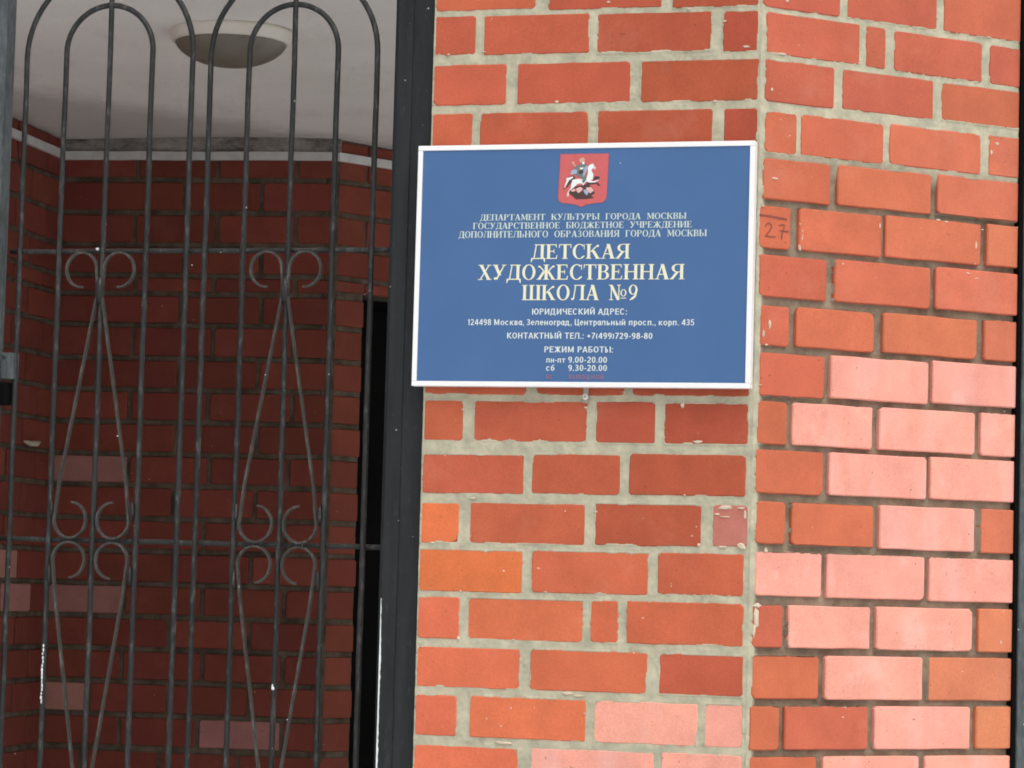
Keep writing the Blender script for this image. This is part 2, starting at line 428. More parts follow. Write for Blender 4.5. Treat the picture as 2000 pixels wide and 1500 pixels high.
RIGHT_FACE = {
 0: [(2, 192, 2682, 2772,0), (209, 439, 2683, 2774,0), (455, 653, 2683, 2776,0)],
 1: [(12, 243, 2588, 2673,0), (259, 308, 2587, 2672,0), (329, 558, 2586, 2670,0), (577, 654, 2585, 2669,0)],
 2: [(12, 181, 2491, 2576,0), (201, 433, 2493, 2576,0), (453, 654, 2496, 2576,0)],
 3: [(14, 92, 2386, 2471,0), (101, 307, 2388, 2472,0), (322, 558, 2390, 2475,0), (579, 656, 2392, 2477,0)],
 4: [(11, 177, 2292, 2375,0), (195, 432, 2295, 2378,0), (448, 655, 2298, 2381,0)],
 5: [(5, 82, 2193, 2278,0), (101, 305, 2195, 2281,0), (316, 561, 2198, 2285,0), (578, 656, 2200, 2288,0)],
 6: [(7, 172, 2095, 2179,0), (191, 432, 2097, 2183,0), (446, 653, 2099, 2187,0)],
 7: [(14, 83, 1996, 2077,0), (99, 291, 1998, 2079,0), (315, 555, 2000, 2082,0), (574, 654, 2001, 2085,0)],
 8: [(13, 172, 1895, 1982,0), (186, 431, 1899, 1986,1), (442, 655, 1903, 1991,1)],
 9: [(10, 83, 1798, 1884,0), (95, 292, 1799, 1885,1), (309, 554, 1800, 1887,1), (570, 654, 1800, 1889,1)],
 10: [(8, 173, 1700, 1787,0), (187, 430, 1702, 1789,1), (441, 654, 1704, 1791,1)],
 11: [(10, 84, 1599, 1683,0), (98, 299, 1598, 1684,0), (314, 556, 1597, 1686,1), (573, 654, 1596, 1688,0)],
 12: [(13, 174, 1495, 1583,1), (186, 430, 1494, 1583,1), (442, 659, 1493, 1583,1)],
 13: [(8, 83, 1392, 1476,0), (94, 295, 1392, 1477,1), (311, 555, 1391, 1479,1), (572, 657, 1390, 1480,0)],
 14: [(10, 172, 1290, 1376,0), (186, 429, 1289, 1377,1), (445, 656, 1289, 1377,0)],
 15: [(7, 78, 1188, 1275,0), (91, 295, 1189, 1275,0), (310, 553, 1189, 1276,1), (569, 658, 1190, 1277,0)],
 16: [(8, 170, 1089, 1174,0), (186, 424, 1088, 1175,1), (440, 660, 1086, 1175,1)],
}

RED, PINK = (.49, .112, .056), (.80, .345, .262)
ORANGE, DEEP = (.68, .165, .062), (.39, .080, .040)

def fill_hidden():
    """the four courses behind the sign"""
    for k in (4, 5, 6, 7):
        zb = 2685 - 99 * k; zt = zb + 84
        xs = [(-682, -475), (-452, -208), (-188, -8)] if k % 2 == 0 else [(-682, -603), (-585, -345), (-327, -100), (-80, -7)]
        LEFT_FACE[k] = [(a, b, zb, zt, 0) for a, b in xs]
fill_hidden()

def stuff_bricks(u0, u1, z0, z1, w=.24, seed=5, skip=None, dep=.03):
    r = random.Random(seed); g = MB(); k = 0; z = z1
    while z - .1 > z0 - .05:
        off = 0 if k % 2 else .125; u = u0 - off
        while u < u1:
            a, b = max(u, u0) + .007, min(u + .25, u1) - .007
            if b - a > .02:
                f = r.uniform(0, .0012)
                g.box(a, b, f, dep, z - .092, z - .008)
            u += .25
        z -= .1; k += 1
    return g

pier = empty('brick_pier', (PX, PY, 0), A,
             label='orange and pink brick pier with a chamfered corner, carrying the blue sign', cat='brick pier')
TURN = B - A
LIST = {'L': [], 'R': []}
for side, table, rz in (('L', LEFT_FACE, 0), ('R', RIGHT_FACE, TURN)):
    for k, row in sorted(table.items()):
        for j, (a, b, zb, zt, pk) in enumerate(row):
            a, b, zb, zt = a / 1000, b / 1000, zb / 1000, zt / 1000
            if side == 'R' and b > .64: b = .668
            if side == 'L' and a < -.66: a = -.692
            LIST[side].append((a, b, zb, zt))
            r = random.Random(k * 31 + j * 7 + (0 if side == 'L' else 999))
            if pk: col = shade(PINK, r, .03, .02)
            else:
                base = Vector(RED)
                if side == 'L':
                    f = min(1, max(0, (a + .69) / .65)); base = Vector(RED).lerp(Vector(DEEP), min(1, f * 1.25))  # brick tone with surface gloss painted in: paler at left, darker towards the arris
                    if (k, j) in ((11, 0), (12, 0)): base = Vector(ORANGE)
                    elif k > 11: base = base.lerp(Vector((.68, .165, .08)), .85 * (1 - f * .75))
                else:
                    f = min(1, max(0, a / .6)); base = Vector(RED).lerp(Vector((.61, .185, .100)), .25 + f * .6)
                    if k >= 12 and a > .4: base = Vector((.62, .205, .105))
                    if k < 3: base = base.lerp(Vector((.45, .108, .062)), .75)
                col = shade(base, r, .05)
            cn = None; blotch = False
            if side == 'L' and (k, j) == (11, 3): col = (.46, .165, .125); blotch = True
            if side == 'L' and (k, j) == (11, 0): cn = {1: .022}
            if side == 'R' and (k, j) == (3, 0): cn = {3: .017}
            if side == 'R' and (k, j) == (3, 2): cn = {2: .012}
            if side == 'L' and (k, j) == (15, 2): cn = {3: .014}
            if side == 'R' and (k, j) == (7, 1): cn = {3: .012, 2: .012}
            proud = r.uniform(-.0008, .0010) + (.0022 if side == 'R' and k >= 5 and a > .05 else 0)
            ca, sa = math.cos(rz), math.sin(rz); cu = (a + b) / 2
            loc = (cu * ca + proud * sa, cu * sa - proud * ca, (zb + zt) / 2)
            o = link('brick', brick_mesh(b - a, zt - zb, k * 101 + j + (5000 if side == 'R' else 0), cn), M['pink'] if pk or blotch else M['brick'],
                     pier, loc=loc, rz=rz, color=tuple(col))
            if pk: o['label'] = 'faded pink brick'
            if side == 'R' and (k, j) == (5, 0):
                # the hand-written 27 under a ruled line
                o['label'] = 'brick with the number 27 written on it'
                g = MB()
                def stroke(pts, wd=.0026):
                    for (x0, z0), (x1, z1) in zip(pts[:-1], pts[1:]):
                        d = Vector((x1 - x0, z1 - z0)); L_ = d.length; d /= L_; q = Vector((-d.y, d.x)) * wd / 2; e = d * wd * .3
                        yy = -.0009 - .0001 * len(g.f) * .2
                        g.add([(x0 - e.x - q.x, yy, z0 - e.y - q.y), (x1 + e.x - q.x, yy, z1 + e.y - q.y), (x1 + e.x + q.x, yy, z1 + e.y + q.y), (x0 - e.x + q.x, yy, z0 - e.y + q.y)], [(0, 1, 2, 3)])
                stroke([(-.037, .0225), (-.010, .0215), (.026, .0185)], .0042)
                stroke([(-.024, .001), (-.020, .0065), (-.014, .0075), (-.009, .004), (-.010, -.003), (-.017, -.012), (-.023, -.019), (-.014, -.0195), (.001, -.019)])
                stroke([(.010, .0045), (.016, .0075), (.022, .006), (.020, -.003), (.0165, -.012), (.016, -.0225)])
                stroke([(.011, -.006), (.019, -.0055), (.032, -.006)])
                g.build('written_number', M['pencil'], o)

sm = lambda x: np.clip(x, 0, 1)
gL = mortar_sheet(-.694, .0006, 1.05, 2.80, .0022, LIST['L'], lambda u, z: -.0014 + 0 * u, lambda u, z: 0 * u, 11, 1.0)
link('mortar', gL, M['mortar'], pier, kind='stuff', label='pale flush mortar of the front face')
def rb(u, z):
    zone = sm((2.385 - z) / .05)
    deep = -.0016 - zone * (.0065 + .003 * vnoise(u, z, .12, 77)) * sm((u - .014) / .012)
    half = (z > 2.08) & (z < 2.10)
    return deep
def ro(u, z): return sm((2.40 - z) / .05) * sm((u - .012) / .02) * (.72 + .28 * vnoise(u, z, .15, 78))
gR = mortar_sheet(-.0006, .69, 1.05, 2.80, .0022, LIST['R'], rb, ro, 21, 1.0)
link('mortar', gR, M['mortar'], pier, rz=TURN, kind='stuff', label='browner raked mortar of the chamfered face')
# pier core and courses beyond the frame (above and below)
g = MB()
h_ = [(-.70, .016), (-.008, .018), (.70 * math.cos(TURN) - .014, .70 * math.sin(TURN) + .014), (.30, .62), (-.45, .42), (-.70, .30)]
nv = len(h_)
g.add([(x, y, z) for z in (0.0, 4.6) for x, y in h_], [tuple(range(nv))[::-1], tuple(range(nv, 2 * nv))] + [(i, (i + 1) % nv, nv + (i + 1) % nv, nv + i) for i in range(nv)])
g.build('core', M['mortar'], pier)
for rz, a, b, nm in ((0, -.692, -.004, 5), (TURN, .004, .668, 6)):
    for (z0, z1, sd_) in ((.1, 1.08, 1), (2.785, 4.585, 2)):
        g = stuff_bricks(a, b, z0, z1, seed=nm + sd_)
        g.build('brick_courses', M['brick'], pier, rz=rz, color=RED, kind='stuff')
        g = MB(); e = .0012
        g.add([(a - .002, .004, z0 - .1), (b + (.006 if rz == 0 else .02), .004, z0 - .1), (b + (.006 if rz == 0 else .02), .004, (z1 if z1 > 2 else 1.0535)), (a - .002, .004, (z1 if z1 > 2 else 1.0535))], [(0, 1, 2, 3)])
        g.build('mortar', M['mortar'], pier, rz=rz, kind='stuff')

# crumbs of pale mortar stuck to the brick faces
g = MB(); r = random.Random(44)
crumbs_L = [(-.425, 2.495, .006, .004), (-.15, 2.681, .008, .004), (-.03, 2.60, .012, .003), (-.092, 2.49, .006, .004), (-.052, 1.668, .022, .006), (-.070, 1.655, .008, .003), (-.020, 1.668, .012, .003), (-.012, 1.655, .004, .012), (-.058, 1.590, .016, .003),
            (-.054, 1.650, .018, .002), (-.018, 1.592, .013, .010), (-.105, 1.5925, .006, .005), (-.37, 1.287, .02, .004), (-.345, 1.283, .02, .003), (-.50, 1.183, .03, .004),
            (-.603, 1.391, .006, .006), (-.26, 1.88, .02, .002), (-.32, 2.70, .006, .003), (-.58, 1.678, .01, .003), (-.145, 1.874, .006, .008), (-.112, 1.80, .014, .004)]
crumbs_R = [(.018, 1.45, .009, .028), (.012, 1.425, .006, .018), (.02, 1.475, .016, .006), (.60, 2.46, .006, .006), (.585, 2.44, .004, .007), (.108, 2.225, .006, .022), (.104, 2.20, .004, .012),
            (.548, 2.24, .004, .013), (.30, 2.26, .003, .010), (.04, 2.335, .012, .003), (.06, 2.70, .005, .004), (.028, 2.515, .004, .006), (.05, 2.59, .016, .003), (.53, 2.18, .012, .004),
            (.55, 2.17, .014, .003), (.45, 2.285, .008, .003), (.47, 2.283, .008, .003), (.21, 2.175, .006, .003), (.035, 2.04, .004, .014), (.02, 2.02, .004, .012), (.037, 1.585, .006, .006), (.63, 1.41, .006, .008)]
def crumb(g, u, z, a, b, r, rot):
    n_ = 9; vs = []; ring = []
    for k in range(n_):
        t_ = 2 * math.pi * k / n_; q = r.uniform(.7, 1.25); ring.append((u + a * .75 * q * math.cos(t_), z + b * .75 * q * math.sin(t_)))
    vs = [(x, .0002, zz_) for x, zz_ in ring] + [(u + (x - u) * .6, -.0022 - r.uniform(0, .001), z + (zz_ - z) * .6) for x, zz_ in ring]
    if rot: vs = [(x * math.cos(rot) - y * math.sin(rot), x * math.sin(rot) + y * math.cos(rot), zz_) for x, y, zz_ in vs]
    g.add(vs, [tuple(range(n_, 2 * n_))] + [(k, (k + 1) % n_, n_ + (k + 1) % n_, n_ + k) for k in range(n_)])
for c in crumbs_L: crumb(g, *c, r, 0)
for c in crumbs_R: crumb(g, *c, r, TURN)
for b in LIST['L'] + LIST['R']:
    rot = 0 if b in LIST['L'] else TURN
    for _ in range(r.choice((0, 0, 0, 1, 1))):
        if r.random() < .5: u, z = r.uniform(b[0] + .004, b[1] - .004), r.choice((b[2] + .0015, b[3] - .0015))
        else: u, z = r.choice((b[0] + .002, b[1] - .002)), r.uniform(b[2], b[3])
        crumb(g, u, z, r.uniform(.002, .007), r.uniform(.0015, .003), r, rot)
me = g.mesh('mortar_crumbs')
def crumb_mat():
    return plain('pale_mortar_crumb', (.62, .52, .40), .95, nscale=60)
link('mortar_crumbs', me, crumb_mat(), pier, kind='stuff')

# ------------------------------------------------------------------ walls of the recess
rw = empty('brick_wall', (E0[0], E0[1], 0), 0, label='dark red brick wall of the recess seen through the gate, with a black doorway', cat='wall', kind='thing')
BZ = [2.815, 2.728, 2.626, 2.525, 2.430, 2.373, 2.276, 2.173, 2.075, 1.975, 1.876, 1.779, 1.677, 1.576, 1.476, 1.376, 1.276, 1.176, 1.075, .974]
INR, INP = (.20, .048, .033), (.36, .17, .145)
def inner_face(origin, ang, rows, seed, mu0, mu1, holes=None):
    r = random.Random(seed); loc0 = Vector((origin[0] - E0[0], origin[1] - E0[1]))
    ca, sa = math.cos(ang), math.sin(ang); lst = []
    for (a, b, zb, zt, pk) in rows:
        pr = r.uniform(-.002, .002); cu = (a + b) / 2
        loc = (loc0.x + cu * ca + pr * sa, loc0.y + cu * sa - pr * ca, (zb + zt) / 2)
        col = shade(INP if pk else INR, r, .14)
        o = link('brick', brick_mesh(b - a, zt - zb, r.randrange(10 ** 6)), M['inner'], rw, loc=loc, rz=ang, color=col)
        if pk: o['label'] = 'dull pink brick'
        lst.append((a, b, zb, zt))
    return lst, loc0
# back face: local u along BW_ANG from BWO
UB0, UB1 = -1.438, -.564
rows = []; r = random.Random(3)
for k in range(len(BZ) - 1):
    zt, zb = BZ[k] - .0085, BZ[k + 1] + .0085
    start = -1.192 if k % 2 == 0 else -1.300
    if k in (1, 3, 4, 6, 8, 10, 12, 14, 16, 18): start = -1.300
    else: start = -1.192
    if k == 4: start = -1.18
    if k == 0: start = -1.192
    par = {0: 0, 1: 1, 2: 0, 3: 1, 4: 0, 5: 1, 6: 0, 7: 1, 8: 0, 9: 1, 10: 0, 11: 1, 12: 0, 13: 1, 14: 0, 15: 1, 16: 0, 17: 1, 18: 0}[k]
    js = [UB0] + ([-1.194, -.941, -.686] if par == 0 else [-1.300, -1.045, -.793]) + [UB1]
    js = [q if i in (0, len(js) - 1) else q + r.uniform(-.006, .006) for i, q in enumerate(js)]
    for a, b in zip(js[:-1], js[1:]):
        pk = (k == 10 and abs(a + 1.438) < .02) or (k == 14 and a < -1.4) or (k == 17 and a < -1.4) or (k == 18 and -.96 < a < -.9)
        rows.append((a + .007, b - .007, zb, zt, 1 if pk else 0))
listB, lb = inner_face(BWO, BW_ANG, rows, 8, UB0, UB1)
zr = np.zeros
me = mortar_sheet(UB0 - .01, UB1 + .01, .95, 2.83, .006, listB, lambda u, z: -.005 - .004 * vnoise(u, z, .06, 5), lambda u, z: 1.0 + 0 * u, 31, 0)
def inner_mortar():
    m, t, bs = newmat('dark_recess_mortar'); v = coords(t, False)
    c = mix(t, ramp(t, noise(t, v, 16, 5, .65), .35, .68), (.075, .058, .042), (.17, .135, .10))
    t.links.new(c, bs.inputs['Base Color']); bs.inputs['Roughness'].default_value = .95; bs.inputs['Specular IOR Level'].default_value = .1
    bump(t, bs, noise(t, v, 200, 5, .7), .6, .002); return m
M['inner_mortar'] = inner_mortar()
link('mortar', me, M['inner_mortar'], rw, loc=(lb.x, lb.y, 0), rz=BW_ANG, kind='stuff')
# left face
rows = []
for k in range(len(BZ) - 1):
    zt, zb = BZ[k] - .0085, BZ[k + 1] + .0085
    if k == 0: zt = 2.850
    u = -.008 if k % 2 else -.135
    if k % 2 == 0: rows.append((-.128, -.008, zb, zt, 0))
    while u > -2.3:
        a = u - .24
        if a > -1.35 or True: rows.append((a, u, zb, zt, 1 if (k in (14,) and u > -.3) or (k == 13 and -.5 < u < -.1) else 0))
        u -= .254
vis = [q for q in rows if q[0] > -1.2]
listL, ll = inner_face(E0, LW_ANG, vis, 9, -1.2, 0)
g = MB()
for a, b, zb, zt, pk in [q for q in rows if q[0] <= -1.2]: g.box(a, b, 0, .03, zb, zt)
g.build('brick_courses', M['inner'], rw, rz=LW_ANG, color=INR, kind='stuff')
me = mortar_sheet(-1.25, .004, .95, 2.87, .008, listL, lambda u, z: -.005 - .004 * vnoise(u, z, .06, 6), lambda u, z: 1.0 + 0 * u, 41, 0)
link('mortar', me, M['inner_mortar'], rw, rz=LW_ANG, kind='stuff')
g = MB(); g.box(-2.85, -1.24, .009, .2, 0, 2.87); g.box(-1.24, .1, .02, .2, 0, 2.87)
g.build('core', M['inner_mortar'], rw, rz=LW_ANG)
# mortar lump bulging out of the left face's joint
g = MB(); rr = random.Random(4)
q = [(-.27, -.012, 1.895), (-.235, -.02, 1.890), (-.19, -.022, 1.893), (-.155, -.018, 1.899)]
g.tube(q, [.004, .009, .009, .004], 7)
g.build('mortar_lump', M['mortar'], rw, rz=LW_ANG)
# canted segment with the doorway
JAMB, LINT = .136, 2.389
rows = []
for k in range(len(BZ) - 1):
    zt, zb = BZ[k] - .0085, BZ[k + 1] + .0085
    if k == 0: zt = 2.850
    if zb > LINT - .03:
        if zb < LINT: zb = LINT + .001
        js = [.006, .262, .51, .76, 1.0] if k % 2 else [.006, .135, .388, .64, 1.0]
        for a, b in zip(js[:-1], js[1:]): rows.append((a + .006, b - .006, zb, zt, 0))
    else: rows.append((.012, JAMB - (.0 if k % 2 else .006), zb, zt, 0))
s0 = Vector((E1[0] - E0[0], E1[1] - E0[1]))
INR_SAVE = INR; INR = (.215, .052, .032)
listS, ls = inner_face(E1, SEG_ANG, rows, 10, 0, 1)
INR = INR_SAVE
me = mortar_sheet(-.004, JAMB - .002, .95, 2.86, .006, listS, lambda u, z: -.006 + 0 * u, lambda u, z: 1.0 + 0 * u, 51, 0)
link('mortar', me, M['inner_mortar'], rw, loc=(s0.x, s0.y, 0), rz=SEG_ANG, kind='stuff')
me = mortar_sheet(JAMB - .004, 1.0, LINT, 2.86, .008, listS, lambda u, z: -.006 + 0 * u, lambda u, z: 1.0 + 0 * u, 52, 0)
link('mortar', me, M['inner_mortar'], rw, loc=(s0.x, s0.y, 0), rz=SEG_ANG, kind='stuff')
g = MB(); g.box(-.01, JAMB - .003, .02, .26, 0, 2.86); g.box(JAMB - .003, 1.0, .02, .26, LINT + .003, 2.86); g.box(1.0, 1.3, .0, .26, 0, 2.86)
g.build('core', M['inner_mortar'], rw, loc=(s0.x, s0.y, 0), rz=SEG_ANG)
g = MB(); g.box(UB0 - .1, UB1 + .012, .03, .2, 0, 2.87)
g.build('core', M['inner_mortar'], rw, loc=(lb.x, lb.y, 0), rz=BW_ANG)
for (loc_, rz_, a_, b_) in (((lb.x, lb.y, 0), BW_ANG, UB0, UB1), ((0, 0, 0), LW_ANG, -1.25, 0), ((s0.x, s0.y, 0), SEG_ANG, 0, JAMB)):
    g = MB(); g.box(a_, b_, .006, .028, 0, .952); g.build('mortar', M['inner_mortar'], rw, loc=loc_, rz=rz_)
# lower courses of the recess below the frame
g = stuff_bricks(UB0, UB1, .1, .97, seed=12); g.build('brick_courses', M['inner'], rw, loc=(lb.x, lb.y, 0), rz=BW_ANG, color=INR, kind='stuff')
g = stuff_bricks(-1.25, -.01, .1, .97, seed=13); g.build('brick_courses', M['inner'], rw, rz=LW_ANG, color=INR, kind='stuff')
g = stuff_bricks(.006, JAMB, .1, .97, seed=14); g.build('brick_courses', M['inner'], rw, loc=(s0.x, s0.y, 0), rz=SEG_ANG, color=INR, kind='stuff')
# door leaf and its frame inside the opening
dr = empty('black_door', (E1[0], E1[1], 0), SEG_ANG, label='plain black door set deep in the doorway at the right of the recess', cat='door', kind='thing')
g = MB(); g.box(.205, .98, .13, .17, .10, LINT - .03, .003); g.build('leaf', M['black_door'], dr)
g = MB(); g.box(JAMB + .002, .203, .15, .24, .10, LINT - .002); g.box(.203, .985, .15, .24, LINT - .03, LINT - .002); g.build('door_frame', M['black_door'], dr)
# wall closing the room behind the doorway, and the porch's far side
g = MB()
for (p0_, p1_) in ((Vector((-1.6, 10.6)), Vector((3.6, 10.6))),):
    k = Vector((0, .12)) if p0_.y > 9 else Vector((.12, 0))
    pp = [p0_, p1_, p1_ + k, p0_ + k]
    g.add([(x.x, x.y, z) for z in (0, 3.0) for x in pp], [(3, 2, 1, 0), (4, 5, 6, 7), (0, 1, 5, 4), (1, 2, 6, 5), (2, 3, 7, 6), (3, 0, 4, 7)])
g.build('inner_walls', M['plain_wall'], kind='structure')

# plaster band and white trim under the ceiling
tr = empty('wall_trim', (0, 0, 0), 0, label='thin white trim strip running round the recess just below the ceiling', cat='trim')
def strip(o, ang, a, b, z0, z1, y0, y1, name, mat, par):
    g = MB(); n_ = max(2, int((b - a) / .06)); ca, sa = math.cos(ang), math.sin(ang); r = random.Random(int(a * 100) + 5)
    vs = []
    for i in range(n_ + 1):
        u = a + (b - a) * i / n_; w1 = r.uniform(-.0012, .0012)
        for (y, z) in ((y1, z0), (y0, z0), (y0, z1), (y1, z1)):
            vs.append((o[0] + u * ca - (y + w1) * sa, o[1] + u * sa + (y + w1) * ca, z + w1))
    fs = [(i * 4 + k, i * 4 + (k + 1) % 4, i * 4 + 4 + (k + 1) % 4, i * 4 + 4 + k) for i in range(n_) for k in range(4)] + [(3, 2, 1, 0), tuple(n_ * 4 + k for k in range(4))]
    g.add(vs, fs); return g.build(name, mat, par)
strip(BWO, BW_ANG, UB0 + .004, UB1 - .002, 2.789, 2.815, -.014, -.001, 'trim_length', M['white_trim'], tr)
strip(E0, LW_ANG, -2.3, -.004, 2.789, 2.815, -.014, -.001, 'trim_length', M['white_trim'], tr)
strip(E1, SEG_ANG, .004, .9, 2.789, 2.815, -.014, -.001, 'trim_length', M['white_trim'], tr)
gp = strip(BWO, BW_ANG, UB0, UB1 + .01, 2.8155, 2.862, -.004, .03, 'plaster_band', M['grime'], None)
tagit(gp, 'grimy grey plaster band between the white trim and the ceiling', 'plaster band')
# ------------------------------------------------------------------ ceiling lamp
lc = (-.722, 7.235)
lp = empty('ceiling_lamp', (lc[0], lc[1], CEIL), 0, label='round flush ceiling lamp with a dark glass bowl and cream rim', cat='ceiling lamp')
g = MB(); g.lathe([(0.001, .004), (.150, .004), (.154, 0), (.155, -.004), (.152, -.010), (.146, -.026), (.143, -.0285), (.136, -.029), (.132, -.024)], 0, 0, 72)
g.build('rim', M['lamp_base'], lp)
prof = [(.1385 * math.cos(t_), -.0245 - .0620 * math.sin(t_) ** 1.15) for t_ in [math.pi / 2 * i / 14 for i in range(14)]] + [(.0005, -.0865)]
g = MB(); g.lathe(prof, 0, 0, 72); g.build('glass_bowl', M['lamp_glass'], lp)

# ------------------------------------------------------------------ facade: frame posts and gate
GY = .05                                  # gate plane behind the brick face
ff = empty('gate_frame', (PX, PY, 0), A, label='black steel frame fixed between the brick pier and the gate', cat='gate frame')
g = MB(); g.box(-.7735, -.694, .010, .075, .06, 2.84, .0018)
pr = g.build('post', M['post'], ff)
g = MB(); g.box(-.7745, -.742, .0072, .0098, .07, 2.82, .001); g.build('cover_strip', M['post'], ff)
# white primer showing along the strip's arris
g = MB(); r = random.Random(12); pts = []; z = 1.468
while z > .62:
    k = min(1, (1.475 - z) / .12); wd = .0008 + .0026 * k * r.uniform(.45, 1.1)
    if z > 1.40 and r.random() < .3: wd = .0002
    pts.append((z, wd)); z -= r.uniform(.004, .010)
vs = []
for z, wd in pts: vs += [(-.7755, .0065, z), (-.7755 + wd + .0008, .0065, z), (-.7755 + wd, .0098, z), (-.7755, .0098, z)]
fs = [(i * 4 + k, i * 4 + 4 + k, i * 4 + 4 + (k + 1) % 4, i * 4 + (k + 1) % 4) for i in range(len(pts) - 1) for k in range(4)]
g.add(vs, fs); g.build('bare_edge', M['chip'], ff, label='chipped white line along the edge of the post')
g = MB(); g.box(-1.79, -1.6705, .000, .044, .06, 2.84, .002); g.build('post', M['side_post'], ff, label='lighter grey scuffed post beside the lock')
g = MB(); g.box(-2.798, -.7745, .012, .060, 2.845, 2.90, .002); g.build('head_bar', M['post'], ff)

gate = empty('metal_gate', (PX, PY, 0), A, label='wrought metal gate of round bars with nested arches and curled scrolls', cat='gate')
def wob(pts, r, amt=.0007):
    return [(x + r.uniform(-amt, amt), y, z) for x, y, z in pts]
def vline(x, z0, z1, y=GY, n_=26): return [(x, y, z0 + (z1 - z0) * i / n_) for i in range(n_ + 1)]
ZB = .16
def arc(cx, cz, r, a0, a1, n_=20, y=GY): return [(cx + r * math.cos(rad(a0 + (a1 - a0) * i / n_)), y, cz + r * math.sin(rad(a0 + (a1 - a0) * i / n_))) for i in range(n_ + 1)]
r = random.Random(90)
ZR = [2.198, 1.573, .86]
for ci, (c, ho, hi, dz) in enumerate(((-1.4485, .195, .1015, 0), (-1.0225, .1885, .1005, -.009))):
    zo = 2.627 + dz; zi = 2.634 + dz
    # outer hoop: two uprights joined by the arch
    g = MB(); g.tube(wob(vline(c - ho, ZB, zo), r) + arc(c, zo, ho, 180, 0, 32)[1:] + wob(vline(c + ho, zo, ZB), r)[1:], .0061, 10); g.build('arched_bar', M['bar'], gate)
    g = MB(); g.tube(wob(vline(c - hi, ZB, zi), r) + arc(c, zi, hi, 180, 0, 28)[1:] + wob(vline(c + hi, zi, ZB), r)[1:], .0061, 10); g.build('arched_bar', M['bar'], gate)
    g = MB(); g.tube(wob(vline(c + .002, ZB, zo + ho - .004, GY - .0015), r), .0060, 10); g.build('centre_bar', M['bar'], gate)
    for s_ in (-1, 1):
        # upper scroll: curl under the top rail, long diagonal, curl above the middle rail
        y = GY - .006
        p = arc(c + s_ * .0435, 2.157, .0355, 270 - s_ * 12 if s_ > 0 else 278, 0, 2, y)
        pts = []
        for k in range(27):
            t_ = rad(275 - k * 10.6)          # right-handed for s=-1
            pts.append((c + s_ * .0435 - s_ * .0355 * -math.cos(t_) * 1.0, y, 2.157 + .0365 * math.sin(t_)))
        # pts runs from the open end (bottom) round the outside to the inside
        pts = [(c + s_ * (.0435 + .0355 * math.cos(rad(a_))), y, 2.157 + .0375 * math.sin(rad(a_))) for a_ in [-95 + 10 * k for k in range(0, 27)]]
        pts += [(c + s_ * .0062, y, 2.135), (c + s_ * .0058, y, 2.10)]
        for k in range(1, 12): pts.append((c + s_ * (.0058 + (.0845 - .0058) * k / 12), y, 2.10 + (1.66 - 2.10) * k / 12))
        pts += [(c + s_ * (.050 + .037 * math.cos(rad(a_))), y, 1.617 + .0385 * math.sin(rad(a_))) for a_ in [20 - 11 * k for k in range(0, 27)]]
        g = MB(); g.ribbon(pts, .0045, .010); g.build('scroll', M['scroll'], gate)
        pts = [(c + s_ * (.050 + .037 * math.cos(rad(a_))), y, 1.531 + .0385 * math.sin(rad(a_))) for a_ in [265 - 10.4 * k for k in range(0, 28)]]
        for k in range(1, 12): pts.append((c + s_ * (.0855 + (.0058 - .0855) * k / 12), y, 1.50 + (.98 - 1.50) * k / 12))
        pts += [(c + s_ * .0058, y, .96), (c + s_ * .0062, y, .93)]
        pts += [(c + s_ * (.0435 + .0355 * math.cos(rad(a_))), y, .905 + .0375 * math.sin(rad(a_))) for a_ in [175 + 10 * k for k in range(0, 27)]]
        g = MB(); g.ribbon(pts, .0045, .010); g.build('scroll', M['scroll'], gate)
    for (x, z, a_, b_) in ((0, 2.113, .012, .028), (-.094, 1.640, .006, .018), (.094, 1.640, .006, .018), (-.094, 1.500, .006, .020), (.094, 1.500, .006, .020)):
        g = MB(); g.tube([(c + x, GY - .006, z - b_), (c + x + .001, GY - .008, z - b_ * .4), (c + x, GY - .008, z + b_ * .4), (c + x, GY - .006, z + b_)], [a_ * .35, a_ * .8, a_ * .75, a_ * .3], 8)
        g.build('weld', M['bar'], gate)
for z, zl in ((2.1985, -1.670), (1.5735, -1.670), (.86, -1.670), (.17, -1.67)):
    g = MB(); g.tube([(zl + (-.7900 - zl) * i / 30, GY + .0085 + r.uniform(-.0004, .0004), z + r.uniform(-.0006, .0006) - .002 * (i / 30) * 0) for i in range(31)], .0056, 8)
    g.build('rail', M['bar'], gate)
g = MB(); g.box(-.7895, -.7772, .034, .064, .10, 2.835, .001); g.build('stile', M['post'], gate)
# lock case on the hinge-side post
lk = g = MB(); g.box(-1.670, -1.6405, .030, .062, 1.918, 1.976, .003); lo_ = g.build('lock_case', M['side_post'], gate)
g = MB(); g.tube([(-1.661, .027, 1.966), (-1.661, .031, 1.966)], .0035, 10); g.build('rivet', M['bar'], lo_)
g = MB(); g.box(-1.72, -1.650, .022, .058, 1.862, 1.912, .006); g.build('latch', M['black_door'], gate)
